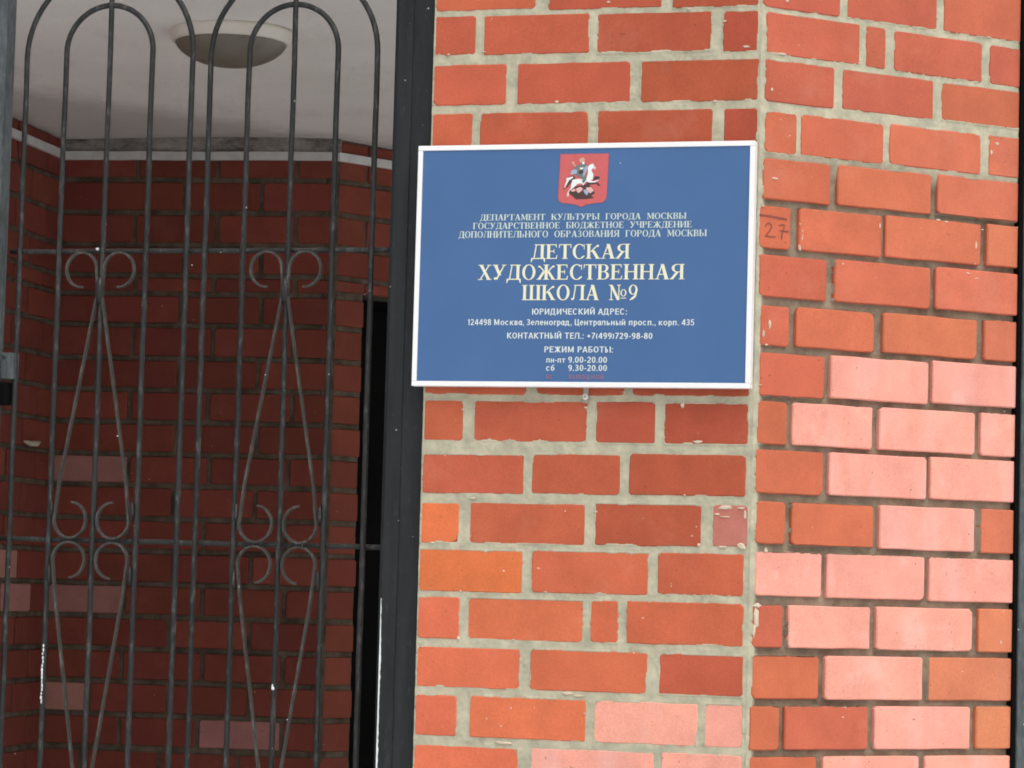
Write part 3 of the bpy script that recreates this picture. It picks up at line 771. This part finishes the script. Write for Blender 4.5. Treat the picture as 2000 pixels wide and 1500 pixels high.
# white flakes of bare metal on the bars
g = MB(); rr = random.Random(8)
def flake(x, y, z, a, b):
    ring = [(x + a * rr.uniform(.7, 1.2) * math.cos(2 * math.pi * k / 7), z + b * rr.uniform(.7, 1.2) * math.sin(2 * math.pi * k / 7)) for k in range(7)]
    g.add([(u, y + .0015, w_) for u, w_ in ring] + [(x + (u - x) * .5, y, z + (w_ - z) * .5) for u, w_ in ring], [tuple(range(7, 14))] + [(k, (k + 1) % 7, 7 + (k + 1) % 7, 7 + k) for k in range(7)])
flake(-1.460, GY - .0015, 2.203, .0045, .0035); flake(-1.0205, GY - .0085, 1.273, .0045, .0045); flake(-1.0215, GY - .0080, 1.279, .0025, .004)
for i in range(15):
    z = 1.345 - i * .0085; flake(-1.5500 + rr.uniform(-.001, .001), GY - .0072, z, rr.uniform(.0014, .0028), rr.uniform(.003, .006))
g.build('bare_spots', M['chip'], gate, kind='stuff')

# the second leaf, left of the middle post and outside the picture
def copy_tree(o, parent=None):
    c = o.copy(); COL.objects.link(c); c.parent = parent
    for ch in [q for q in bpy.data.objects if q.parent == o]: copy_tree(ch, c)
    return c
g2 = copy_tree(gate); g2.location = (*fac(-1.02, 0), 0)
gate['group'] = g2['group'] = 'leaves of the metal gate'
g2['label'] = 'left leaf of the metal gate, beyond the grey middle post'

# ------------------------------------------------------------------ post right of the pier, and walls going on past the frame
rp = empty('steel_post', (PX, PY, 0), B, label='dark scuffed steel post at the right-hand edge of the brick pier', cat='post')
g = MB(); g.box(.668, .770, -.012, .05, 0.0, 4.4, .0025); g.build('upright', M['side_post'], rp)
g = MB(); g.box(.6575, .6672, -.0075, .05, 0.0, 4.4, .001); g.build('flange', M['black_door'], rp)
def side_wall(name, origin, ang, a, b, z0, z1, label, seed):
    t = empty(name, (origin[0], origin[1], 0), ang, label=label, cat='wall', kind='thing')
    g = stuff_bricks(a, b, z0 + .1, z1, seed=seed); g.build('brick_courses', M['brick'], t, color=RED, kind='stuff')
    g = MB(); g.box(a, b, .004, .35, z0, z1); g.build('mortar', M['mortar'], t)
    return t
side_wall('brick_wall', (PX, PY), B, 2.92, 3.9, 0, 4.6, 'brick wall running on to the right of the steel post', 61)
side_wall('brick_wall', (PX, PY), B, .775, 2.918, 2.905, 4.6, 'brickwork over the opening right of the steel post', 64)  # unseen opening below, made wide so more light reaches the ceiling
side_wall('brick_wall', (PX, PY), A, -3.7, -2.80, 0, 4.6, 'brick wall to the left of the gate frame', 62)
side_wall('brick_wall', (PX, PY), A, -2.798, -.696, 2.905, 4.6, 'brickwork over the gate opening', 63)

# ------------------------------------------------------------------ the sign
SG = empty('wall_sign', (*fac(-.0040, .015), .0016), A, label='blue school sign in a white frame on the front of the brick pier', cat='sign')
SU0, SU1, SZ0, SZ1 = -.7062, .0026, 1.9042, 2.4018
SY = -.0445                         # face of the printed panel
fw = .0102
g = MB(); g.box(SU0 + .004, SU1 - .004, SY, -.026, SZ0 + .004, SZ1 - .004); g.build('panel', M['sign'], SG)
for (a, b, c, d) in ((SU0, SU1, SZ1 - fw, SZ1), (SU0, SU1, SZ0, SZ0 + fw)):
    g = MB(); g.box(a, b, SY - .0028, -.0215, c, d, .0012); g.build('frame_profile', M['sign_frame'], SG)
for (a, b) in ((SU0, SU0 + fw), (SU1 - fw, SU1)):
    g = MB(); g.box(a, b, SY - .0026, -.0213, SZ0 + fw + .0003, SZ1 - fw - .0003, .0012); g.build('frame_profile', M['sign_frame'], SG)
for u in (-.60, -.12):
    for z in (2.0, 2.3):
        g = MB(); g.box(u - .015, u + .015, -.027, -.0155, z - .015, z + .015); g.build('spacer', M['tab'], SG)
g = MB(); g.box(-.3475, -.3365, -.0195, -.0172, 1.8735, 1.925, .0006); tb = g.build('mounting_tab', M['tab'], SG)
g = MB()
def disc(g, cx, cz, y0, y1, r, n_=20): g.tube([(cx, y0, cz), (cx, y0 * .8 + y1 * .2, cz), (cx, y1, cz)], [r, r, r * .8], n_)
disc(g, -.3425, 1.8862, -.0195, -.0245, .0064); g.build('screw', M['screw'], tb)
g = MB(); disc(g, -.3425, 1.8862, -.0246, -.0252, .0024); g.build('screw_recess', M['tab'], tb)

# ---- serif capitals drawn from strokes; cap height 1
def rect(x0, x1, y0, y1): return [(x0, y0), (x1, y0), (x1, y1), (x0, y1)]
def dia(x0, y0, x1, y1, w_): return [(x0 - w_ / 2, y0), (x0 + w_ / 2, y0), (x1 + w_ / 2, y1), (x1 - w_ / 2, y1)]
def bow(cx, cy, rx, ry, wx, wy, a0, a1, n_=20):
    o = [(cx + rx * math.cos(rad(a0 + (a1 - a0) * i / n_)), cy + ry * math.sin(rad(a0 + (a1 - a0) * i / n_))) for i in range(n_ + 1)]
    q = [(cx + (rx - wx) * math.cos(rad(a0 + (a1 - a0) * i / n_)), cy + (ry - wy) * math.sin(rad(a0 + (a1 - a0) * i / n_))) for i in range(n_ + 1)]
    return [[o[i], o[i + 1], q[i + 1], q[i]] for i in range(n_)]
W, T, H_ = .165, .060, .050
def stem(x, y0=0.0, y1=1.0, sb=True, st=True, e=.075):
    o = [rect(x, x + W, y0, y1)]
    if sb: o.append(rect(x - e, x + W + e, y0, y0 + H_))
    if st: o.append(rect(x - e, x + W + e, y1 - H_, y1))
    return o
def serif(xc, y, wd=.30): return [rect(xc - wd / 2, xc + wd / 2, y, y + H_)]
def blob(x, y, r_): return [[(x + r_ * math.cos(2 * math.pi * k / 10), y + r_ * math.sin(2 * math.pi * k / 10)) for k in range(10)]]
GL = {}
def G(ch, adv, *parts):
    polys = []
    for p in parts: polys += ([p] if isinstance(p[0], tuple) else p)
    GL[ch] = (adv, polys)
G('Е', .70, stem(.08), rect(.24, .62, 0, T), rect(.24, .60, 1 - T, 1), rect(.24, .46, .49, .49 + T), [(.55, 0), (.62, 0), (.66, .26), (.62, .26)], [(.53, 1), (.60, 1), (.62, .78), (.58, .78)], rect(.44, .48, .38, .66))
G('Т', .74, stem(.285, st=False), rect(.03, .71, 1 - T, 1), [(.03, 1), (.09, 1), (.06, .74), (.02, .74)], [(.65, 1), (.71, 1), (.72, .74), (.68, .74)])
G('О', .82, bow(.41, .5, .37, .52, .155, .055, 0, 360, 36))
G('С', .76, bow(.42, .5, .38, .52, .16, .055, 48, 318, 30), rect(.66, .70, .64, 1.0), [(.69, .14), (.72, .20), (.66, .24), (.63, .14)])
G('К', .82, stem(.08), dia(.27, .46, .60, .86, T + .03), blob(.66, .87, .075), dia(.66, .04, .40, .56, W + .02), serif(.68, 0, .28))
G('А', .80, dia(.13, .03, .40, 1.0, T + .01), dia(.645, .03, .40, 1.0, W + .02), rect(.22, .55, .30, .30 + T), serif(.13, 0, .25), serif(.64, 0, .29))
G('Я', .80, stem(.56), bow(.40, .73, .30, .27, .15, .05, 90, 270, 16), rect(.38, .60, 1 - .05, 1), rect(.38, .60, .46, .51), dia(.14, .05, .42, .50, W), rect(.0, .22, 0, H_))
G('Х', .80, dia(.62, .03, .18, .97, W + .01), dia(.15, .03, .62, .97, T + .015), serif(.15, 0, .26), serif(.63, 0, .30), serif(.18, .95, .30), serif(.63, .95, .24))
G('У', .78, dia(.42, .30, .17, .97, W + .01), [(.20, .06), (.28, .0), (.69, .97), (.62, .97)], blob(.17, .09, .085), serif(.17, .95, .30), serif(.65, .95, .24))
G('Ж', 1.08, stem(.455), dia(.49, .46, .20, .86, T + .03), dia(.59, .46, .88, .86, T + .03), blob(.15, .87, .07), blob(.93, .87, .07), dia(.15, .04, .42, .54, W), dia(.93, .04, .66, .54, W), serif(.14, 0, .25), serif(.94, 0, .25), rect(.38, .70, .46, .52))
G('В', .72, stem(.08), bow(.38, .755, .25, .245, .145, .05, -90, 90, 14), bow(.38, .27, .29, .27, .155, .05, -90, 90, 14), rect(.2, .39, .95, 1), rect(.2, .39, .49, .54), rect(.2, .39, 0, .05))
G('Н', .84, stem(.08), stem(.59), rect(.2, .62, .48, .48 + T))
G('Ш', 1.12, stem(.08), stem(.475), stem(.87), rect(.05, 1.06, 0, T))
G('Л', .82, stem(.59), [(.14, .09), (.21, .05), (.31, .97), (.25, .97)], rect(.19, .82, 1 - T, 1), blob(.11, .07, .075))
G('Д', .82, rect(.55, .55 + W, 0, 1), rect(.20, .79, 1 - T, 1), [(.14, .05), (.21, .05), (.33, .97), (.27, .97)], rect(.02, .80, 0, T + .01), [(.0, -.22), (.04, -.22), (.13, .03), (.02, .03)], [(.76, -.22), (.80, -.22), (.81, .03), (.69, .03)])
G('П', .84, stem(.08), stem(.59), rect(.10, .74, 1 - T, 1))
G('Р', .70, stem(.08), bow(.36, .74, .28, .26, .15, .05, -90, 90, 14), rect(.2, .37, .95, 1), rect(.2, .37, .48, .53))
G('М', 1.0, dia(.16, .02, .16, .98, T), stem(.75), dia(.50, .12, .22, .98, W), dia(.48, .12, .80, .98, T), serif(.16, 0, .24), rect(.05, .28, .95, 1))
G('Г', .66, stem(.08), rect(.2, .60, 1 - T, 1), [(.54, 1), (.60, 1), (.62, .74), (.58, .74)])
G('Ы', 1.02, stem(.08), bow(.34, .27, .28, .27, .15, .05, -90, 90, 14), rect(.2, .35, 0, .05), rect(.2, .35, .49, .54), stem(.78))
G('Ь', .70, stem(.08), bow(.36, .27, .29, .27, .155, .05, -90, 90, 14), rect(.2, .37, 0, .05), rect(.2, .37, .49, .54))
G('Б', .72, stem(.08), bow(.37, .28, .29, .28, .155, .05, -90, 90, 14), rect(.2, .38, 0, .05), rect(.2, .38, .51, .56), rect(.2, .60, 1 - T, 1), [(.54, 1), (.60, 1), (.62, .76), (.58, .76)])
G('Ю', 1.12, stem(.08), rect(.2, .45, .48, .48 + T), bow(.74, .5, .33, .52, .145, .055, 0, 360, 32))
G('Ч', .78, stem(.54), bow(.36, .74, .27, .30, .15, .05, 180, 270, 10), rect(.35, .58, .44, .49), rect(.09, .24, .72, 1), rect(.02, .31, .95, 1))
G('И', .86, stem(.08), stem(.61), dia(.20, .05, .66, .95, T + .02))
G('З', .66, bow(.28, .755, .24, .245, .14, .05, -90, 150, 16), bow(.28, .27, .29, .27, .15, .05, -155, 90, 18), rect(.16, .30, .49, .54))
G('9', .60, bow(.29, .68, .25, .33, .12, .05, 0, 360, 28), [(.41, .62), (.54, .62), (.46, .22), (.36, .30)], [(.46, .22), (.36, .30), (.10, .04), (.12, -.02), (.30, .05)])
G('№', 1.10, dia(.17, .0, .17, 1.0, T), dia(.58, .0, .15, 1.0, W), dia(.60, .0, .60, 1.0, T), serif(.17, 0, .24), serif(.13, .95, .22), serif(.60, .95, .22), bow(.86, .47, .17, .24, .075, .04, 0, 360, 22), rect(.70, 1.02, .10, .15))
def serif_line(text, u0, u1, z0, z1, mat, y, spacew=.42, gap=.015):
    """z0 baseline, z1 cap line"""
    x = 0; items = []
    for ch in text:
        if ch == ' ': x += spacew; continue
        adv, polys = GL[ch]; items.append((x, polys)); x += adv + gap
    sx = (u1 - u0) / (x - gap); sz = z1 - z0; g = MB(); i = 0
    for x0, polys in items:
        for j, p in enumerate(polys):
            yy = y - .00002 * (j % 12)
            g.add([(u0 + (x0 + a) * sx, yy, z0 + b * sz) for a, b in p], [tuple(range(len(p)))])
    return g.build('lettering', mat, SG)
TY = SY - .0006
serif_line('ДЕПАРТАМЕНТ КУЛЬТУРЫ ГОРОДА МОСКВЫ', -.5693, -.1352, 2.2455, 2.2580, M['ink_pale'], TY, .75)
serif_line('ГОСУДАРСТВЕННОЕ БЮДЖЕТНОЕ УЧРЕЖДЕНИЕ', -.5841, -.1232, 2.2280, 2.2408, M['ink_pale'], TY, .75)
serif_line('ДОПОЛНИТЕЛЬНОГО ОБРАЗОВАНИЯ ГОРОДА МОСКВЫ', -.6144, -.0924, 2.2100, 2.2233, M['ink_pale'], TY, .75)
serif_line('ДЕТСКАЯ', -.4585, -.2506, 2.1655, 2.1955, M['ink_cream'], TY)
serif_line('ХУДОЖЕСТВЕННАЯ', -.5706, -.1365, 2.1230, 2.1540, M['ink_cream'], TY)
serif_line('ШКОЛА №9', -.4757, -.2305, 2.0812, 2.1122, M['ink_cream'], TY, .50)

# ---- small grotesque lines: bold monoline letters, cap height 1
SG_ = {}
w0 = .155
def D(ch, adv, *parts):
    polys = []
    for p in parts: polys += ([p] if isinstance(p[0], tuple) else p)
    SG_[ch] = (adv, polys)
def V(x, h=1.0, y0=0.0): return rect(x, x + w0, y0, h)
def Hb(x0, x1, y): return rect(x0, x1, y - .065, y + .065)
def ln(x0, y0, x1, y1, w_=w0 * 1.1): return dia(x0, y0, x1, y1, w_)
def ring(cx, cy, rx, ry, a0=0, a1=360): return bow(cx, cy, rx, ry, w0, .13, a0, a1, 18)
def base(h):                       # the shapes capital and small letters share, at height h
    k = .62 * (.55 + .45 * h); m_ = h / 2
    return dict(
        n=(k + .18, V(.08, h), V(.08 + k - w0, h), Hb(.1, k + .05, m_)),
        p=(k + .18, V(.08, h), V(.08 + k - w0, h), Hb(.08, k + .08, h - .065)),
        t=(k + .10, rect(.05 + k / 2 - w0 / 2, .05 + k / 2 + w0 / 2, 0, h), Hb(.03, k + .07, h - .065)),
        k=(k + .14, V(.08, h), ln(.27, m_, k + .02, h), ln(.30, m_, k + .04, 0)),
        i=(k + .20, V(.08, h), V(.10 + k - w0, h), ln(.17, .04, .02 + k, h - .04, .13)),
        v=(k + .12, V(.08, h), bow(k * .55, h * .74, k * .48, h * .26, w0, .12, -90, 90, 10), bow(k * .55, h * .27, k * .53, h * .27, w0, .12, -90, 90, 10), Hb(.1, k * .56, h - .062), Hb(.1, k * .56, h * .51), Hb(.1, k * .56, .062)),
        m=(k + .36, V(.08, h), V(.24 + k - w0, h), ln(.17, h, .16 + k / 2, .1, .13), ln(.16 + k, h, .16 + k / 2, .1, .13)),
        y=(k + .30, V(.08, h), V(.24 + k - w0, h), bow(.26, h * .29, .22, h * .29, w0, .12, -90, 90, 10), Hb(.1, .27, h * .52), Hb(.1, .27, .062)),
        soft=(k + .10, V(.08, h), bow(k * .55, h * .29, k * .5, h * .29, w0, .12, -90, 90, 10), Hb(.1, k * .56, h * .52), Hb(.1, k * .56, .062)),
        l=(k + .18, V(.08 + k - w0, h), ln(.09, 0, .22, h, .13), Hb(.18, k + .08, h - .065)),
        d=(k + .24, V(.04 + k - w0, h), ln(.16, .05, .24, h, .13), Hb(.20, k + .04, h - .065), rect(.01, k + .16, 0, .12), rect(.01, .12, -.17, .06), rect(k + .05, k + .16, -.17, .06)),
        c=(k + .14, bow(.05 + k / 2, m_, k / 2 + .02, m_ + .01, w0, .13, 42, 318, 20)),
        o=(k + .18, ring(.09 + k / 2, m_, k / 2 + .03, m_ + .01)))
for nm_, cap_, low_ in (('n', 'Н', 'н'), ('p', 'П', 'п'), ('t', 'Т', 'т'), ('k', 'К', 'к'), ('i', 'И', 'и'), ('v', 'В', 'в'), ('m', 'М', 'м'), ('y', 'Ы', 'ы'), ('soft', 'Ь', 'ь'), ('l', 'Л', 'л'), ('d', 'Д', 'д'), ('c', 'С', 'с'), ('o', 'О', 'о')):
    D(cap_, *base(1.0)[nm_]); D(low_, *base(.74)[nm_])
bi, bl = base(1.0)['i'], base(.74)['i']
D('Й', *bi, Hb(.22, .58, 1.15)); D('й', *bl, Hb(.18, .50, .90))
D('А', .74, ln(.10, 0, .36, 1, .15), ln(.64, 0, .38, 1, .15), Hb(.2, .55, .30))
D('Е', .68, V(.08), Hb(.1, .62, .065), Hb(.1, .62, .935), Hb(.1, .57, .52))
D('Р', .70, V(.08), bow(.34, .72, .30, .28, w0, .12, -90, 90, 12), Hb(.1, .35, .935), Hb(.1, .35, .50))
D('Ю', 1.06, V(.08), Hb(.1, .42, .5), ring(.68, .5, .33, .51))
D('Ч', .74, V(.52), bow(.34, .70, .27, .28, w0, .13, 180, 275, 10), rect(.07, .07 + w0, .70, 1), Hb(.33, .56, .47))
D('Б', .72, V(.08), bow(.36, .29, .30, .29, w0, .12, -90, 90, 12), Hb(.1, .37, .52), Hb(.1, .37, .062), Hb(.1, .60, .935))
D('Ж', .98, V(.41), ln(.43, .5, .14, 1), ln(.54, .5, .84, 1), ln(.43, .5, .12, 0), ln(.54, .5, .86, 0), Hb(.36, .62, .5))
D('З', .64, bow(.29, .74, .24, .26, w0, .12, -90, 155, 14), bow(.29, .28, .28, .29, w0, .12, -155, 90, 14), Hb(.2, .31, .51))
D('Ц', .80, V(.08), V(.52), Hb(.08, .76, .065), rect(.65, .77, -.18, .1))
D('а', .60, bow(.27, .37, .25, .38, w0, .12, 0, 360, 18), V(.40, .74))
D('е', .62, bow(.31, .37, .27, .38, w0, .12, 0, 320, 20), Hb(.12, .52, .38))
D('г', .46, V(.08, .74), Hb(.1, .44, .675))
D('р', .64, V(.08, .74, -.24), bow(.34, .37, .26, .38, w0, .12, 0, 360, 18))
D('б', .64, bow(.32, .33, .27, .34, w0, .12, 0, 360, 18), bow(.42, .45, .37, .52, w0, .12, 100, 180, 8), Hb(.36, .56, .95))
D('х', .60, ln(.10, 0, .50, .74), ln(.50, 0, .10, .74))
D('0', .64, ring(.32, .5, .27, .51)); D('1', .46, V(.22), ln(.12, .74, .29, .95, .14))
D('2', .64, bow(.31, .72, .25, .29, w0, .13, -25, 165, 12), ln(.14, .08, .50, .60, .17), Hb(.06, .58, .065))
D('3', .64, bow(.30, .74, .24, .27, w0, .12, -90, 155, 14), bow(.30, .28, .27, .29, w0, .12, -155, 90, 14), Hb(.2, .32, .51))
D('4', .66, V(.38), Hb(.04, .62, .28), ln(.11, .30, .42, .98, .14))
D('5', .64, bow(.30, .33, .28, .34, w0, .13, -150, 115, 16), Hb(.14, .56, .935), ln(.14, .48, .19, .95, .14))
D('7', .60, Hb(.05, .58, .935), ln(.20, 0, .48, .92, .16))
D('8', .64, ring(.32, .74, .24, .27), ring(.32, .28, .27, .29))
D('9', .64, ring(.32, .68, .26, .33), bow(.28, .44, .30, .45, w0, .13, -115, 10, 12))
D('.', .28, rect(.07, .22, 0, .15)); D(',', .28, rect(.07, .22, 0, .15), [(.12, -.16), (.18, -.16), (.22, .02), (.12, .02)])
D(':', .28, rect(.07, .22, 0, .15), rect(.07, .22, .55, .70)); D('-', .40, Hb(.06, .34, .37))
D('+', .62, Hb(.05, .57, .45), rect(.24, .38, .18, .72)); D('(', .36, bow(.42, .42, .34, .62, .14, .12, 130, 230, 10)); D(')', .36, bow(-.06, .42, .34, .62, .14, .12, -50, 50, 10))
def sans_line(text, u0, u1, z0, z1, mat, y):
    x = 0; items = []
    for ch in text:
        if ch == ' ': x += .34; continue
        adv, polys = SG_[ch]; items.append((x, polys)); x += adv + .02
    sx = (u1 - u0) / (x - .02); sz = z1 - z0; g = MB()
    for x0, polys in items:
        for q_, p in enumerate(polys): g.add([(u0 + (x0 + a) * sx, y - .00002 * (q_ % 14), z0 + b * sz) for a, b in p], [tuple(range(len(p)))])
    return g.build('lettering', mat, SG)
sans_line('ЮРИДИЧЕСКИЙ АДРЕС:', -.4538, -.2530, 2.0517, 2.0640, M['ink_white'], TY)
sans_line('124498 Москва, Зеленоград, Центральный просп., корп. 435', -.5903, -.1134, 2.0300, 2.0422, M['ink_white'], TY)
sans_line('КОНТАКТНЫЙ ТЕЛ.: +7(499)729-98-80', -.5055, -.1989, 2.0025, 2.0147, M['ink_white'], TY)
sans_line('РЕЖИМ РАБОТЫ:', -.4257, -.2798, 1.9746, 1.9868, M['ink_white'], TY)
sans_line('пн-пт', -.4208, -.3796, 1.9537, 1.9650, M['ink_white'], TY)
sans_line('9.00-20.00', -.3746, -.2920, 1.9537, 1.9658, M['ink_white'], TY)
sans_line('сб', -.4204, -.4017, 1.9370, 1.9490, M['ink_white'], TY)
sans_line('9.30-20.00', -.3742, -.2916, 1.9372, 1.9494, M['ink_white'], TY)
sans_line('вс', -.4198, -.4034, 1.9206, 1.9325, M['ink_red'], TY)
sans_line('выходной', -.3726, -.2976, 1.9206, 1.9325, M['ink_red'], TY)

# ---- emblem: red shield with a rider on a white horse over a dragon
def em(pts, layer, g):
    g.add([(-.4281 + X / 11.54 * .0011, SY - .0006 - layer * .00006, 2.3910 - Y / 11.54 * .00105) for X, Y in pts], [tuple(range(len(pts)))])
shield = [(285, 118), (1345, 122), (1320, 1075), (1290, 1160), (1225, 1212), (1010, 1232), (860, 1262), (770, 1312), (670, 1262), (540, 1238), (340, 1215), (275, 1165), (255, 1080)]
cx_, cy_ = 790, 660
g = MB(); em([(cx_ + (x - cx_) * 1.025, cy_ + (y - cy_) * 1.022) for x, y in shield], 0, g); eb = g.build('emblem', M['e_edge'], SG)
def layer(polys, mat, l0, nm):
    g = MB()
    for i, p in enumerate(polys): em(p, l0 + i * .4, g)
    g.build(nm, mat, eb)
layer([shield], M['e_red'], 1, 'shield')
layer([[(440, 640), (520, 620), (580, 600), (620, 660), (520, 780), (460, 860), (400, 900), (360, 930), (440, 760)],
       [(600, 850), (900, 800), (1000, 880), (1050, 960), (1060, 1010), (980, 1070), (1050, 1110), (900, 1140), (640, 1140), (560, 1060), (490, 1010), (510, 930), (560, 880)],
       [(1010, 690), (1050, 630), (1130, 620), (1170, 660), (1130, 700), (1030, 720)], [(860, 760), (1120, 770), (1180, 830), (1150, 850), (1080, 800), (880, 830)],
       [(350, 830), (440, 860), (400, 900), (360, 890)]], M['e_dark'], 2, 'dragon')
layer([[(640, 900), (740, 860), (800, 900), (760, 960), (700, 1000), (660, 960)], [(860, 880), (980, 870), (1040, 950), (960, 1010), (900, 960)], [(520, 930), (620, 900), (640, 950), (560, 970)]], M['e_pink'], 5, 'dragon_wing')
layer([[(800, 930), (890, 920), (920, 990), (890, 1060), (840, 1010)]], M['e_blue'], 7, 'dragon_neck')
# horse
layer([[(560, 700), (700, 680), (860, 700), (900, 560), (895, 420), (930, 370), (1010, 340), (1030, 400), (1075, 430), (1060, 475), (990, 450), (975, 500), (1020, 580), (1010, 690), (960, 730), (1040, 740), (1120, 705), (1140, 720), (1060, 765), (940, 770), (870, 740), (830, 790), (800, 830), (760, 780), (680, 790), (620, 850), (560, 900), (500, 940), (450, 1050), (480, 1080), (440, 1060), (470, 960), (530, 880), (540, 790)],
       [(430, 660), (560, 625), (580, 650), (480, 720), (440, 800), (410, 860), (370, 870), (400, 800), (425, 740)], [(450, 1000), (490, 1000), (490, 1070), (450, 1065)]], M['e_white'], 8, 'horse')
layer([[(400, 810), (430, 830), (410, 875), (365, 880)], [(1020, 420), (1075, 435), (1055, 478), (1005, 455)], [(450, 1020), (495, 1040), (490, 1080), (440, 1075)]], M['e_pink'], 10, 'horse_shade')
# rider
layer([[(500, 590), (560, 570), (640, 600), (820, 700), (860, 640), (870, 440), (900, 400), (850, 350), (740, 350), (640, 390), (580, 450), (540, 500), (590, 520)],
       [(780, 620), (860, 600), (870, 700), (810, 790), (770, 740), (790, 690)]], M['e_grey'], 12, 'rider')
layer([[(540, 490), (600, 465), (660, 480), (650, 560), (570, 580), (510, 570)], [(820, 430), (880, 380), (900, 420), (850, 560), (800, 640), (790, 600)]], M['e_blue'], 14, 'cape')
layer([[(715, 430), (800, 425), (795, 460), (730, 470)], [(765, 300), (820, 300), (815, 350), (770, 350)]], M['e_white'], 16, 'armour')
layer([[(700, 500), (760, 480), (800, 520), (760, 580), (690, 560)]], M['e_dark'], 18, 'saddle')
layer([[(700, 250), (740, 210), (800, 205), (830, 250), (810, 300), (760, 300), (730, 330)], [(535, 310), (565, 280), (600, 300), (590, 340), (640, 390), (610, 410), (560, 350)]], M['e_skin'], 20, 'rider_head')

# ------------------------------------------------------------------ drifting snowflakes
g = MB(); r = random.Random(77)
for i in range(60):
    yy = r.uniform(3.2, 8.0); x = yy * r.uniform(-.19, .19); z = 1.5 + yy * r.uniform(-.08, .22); s_ = r.uniform(.0005, .0011)
    v = [(x + s_ * r.uniform(.6, 2.2) * a, yy + s_ * b, z + s_ * r.uniform(.5, 1.0) * c) for a, b, c in ((1, 0, 0), (-1, 0, 0), (0, 1, 0), (0, -1, 0), (0, 0, 1), (0, 0, -1))]
    g.add(v, [(0, 2, 4), (2, 1, 4), (1, 3, 4), (3, 0, 4), (2, 0, 5), (1, 2, 5), (3, 1, 5), (0, 3, 5)])
fl = g.build('snowflakes', M['snow'], kind='stuff', label='tiny snowflakes drifting in the air before the gate and wall')
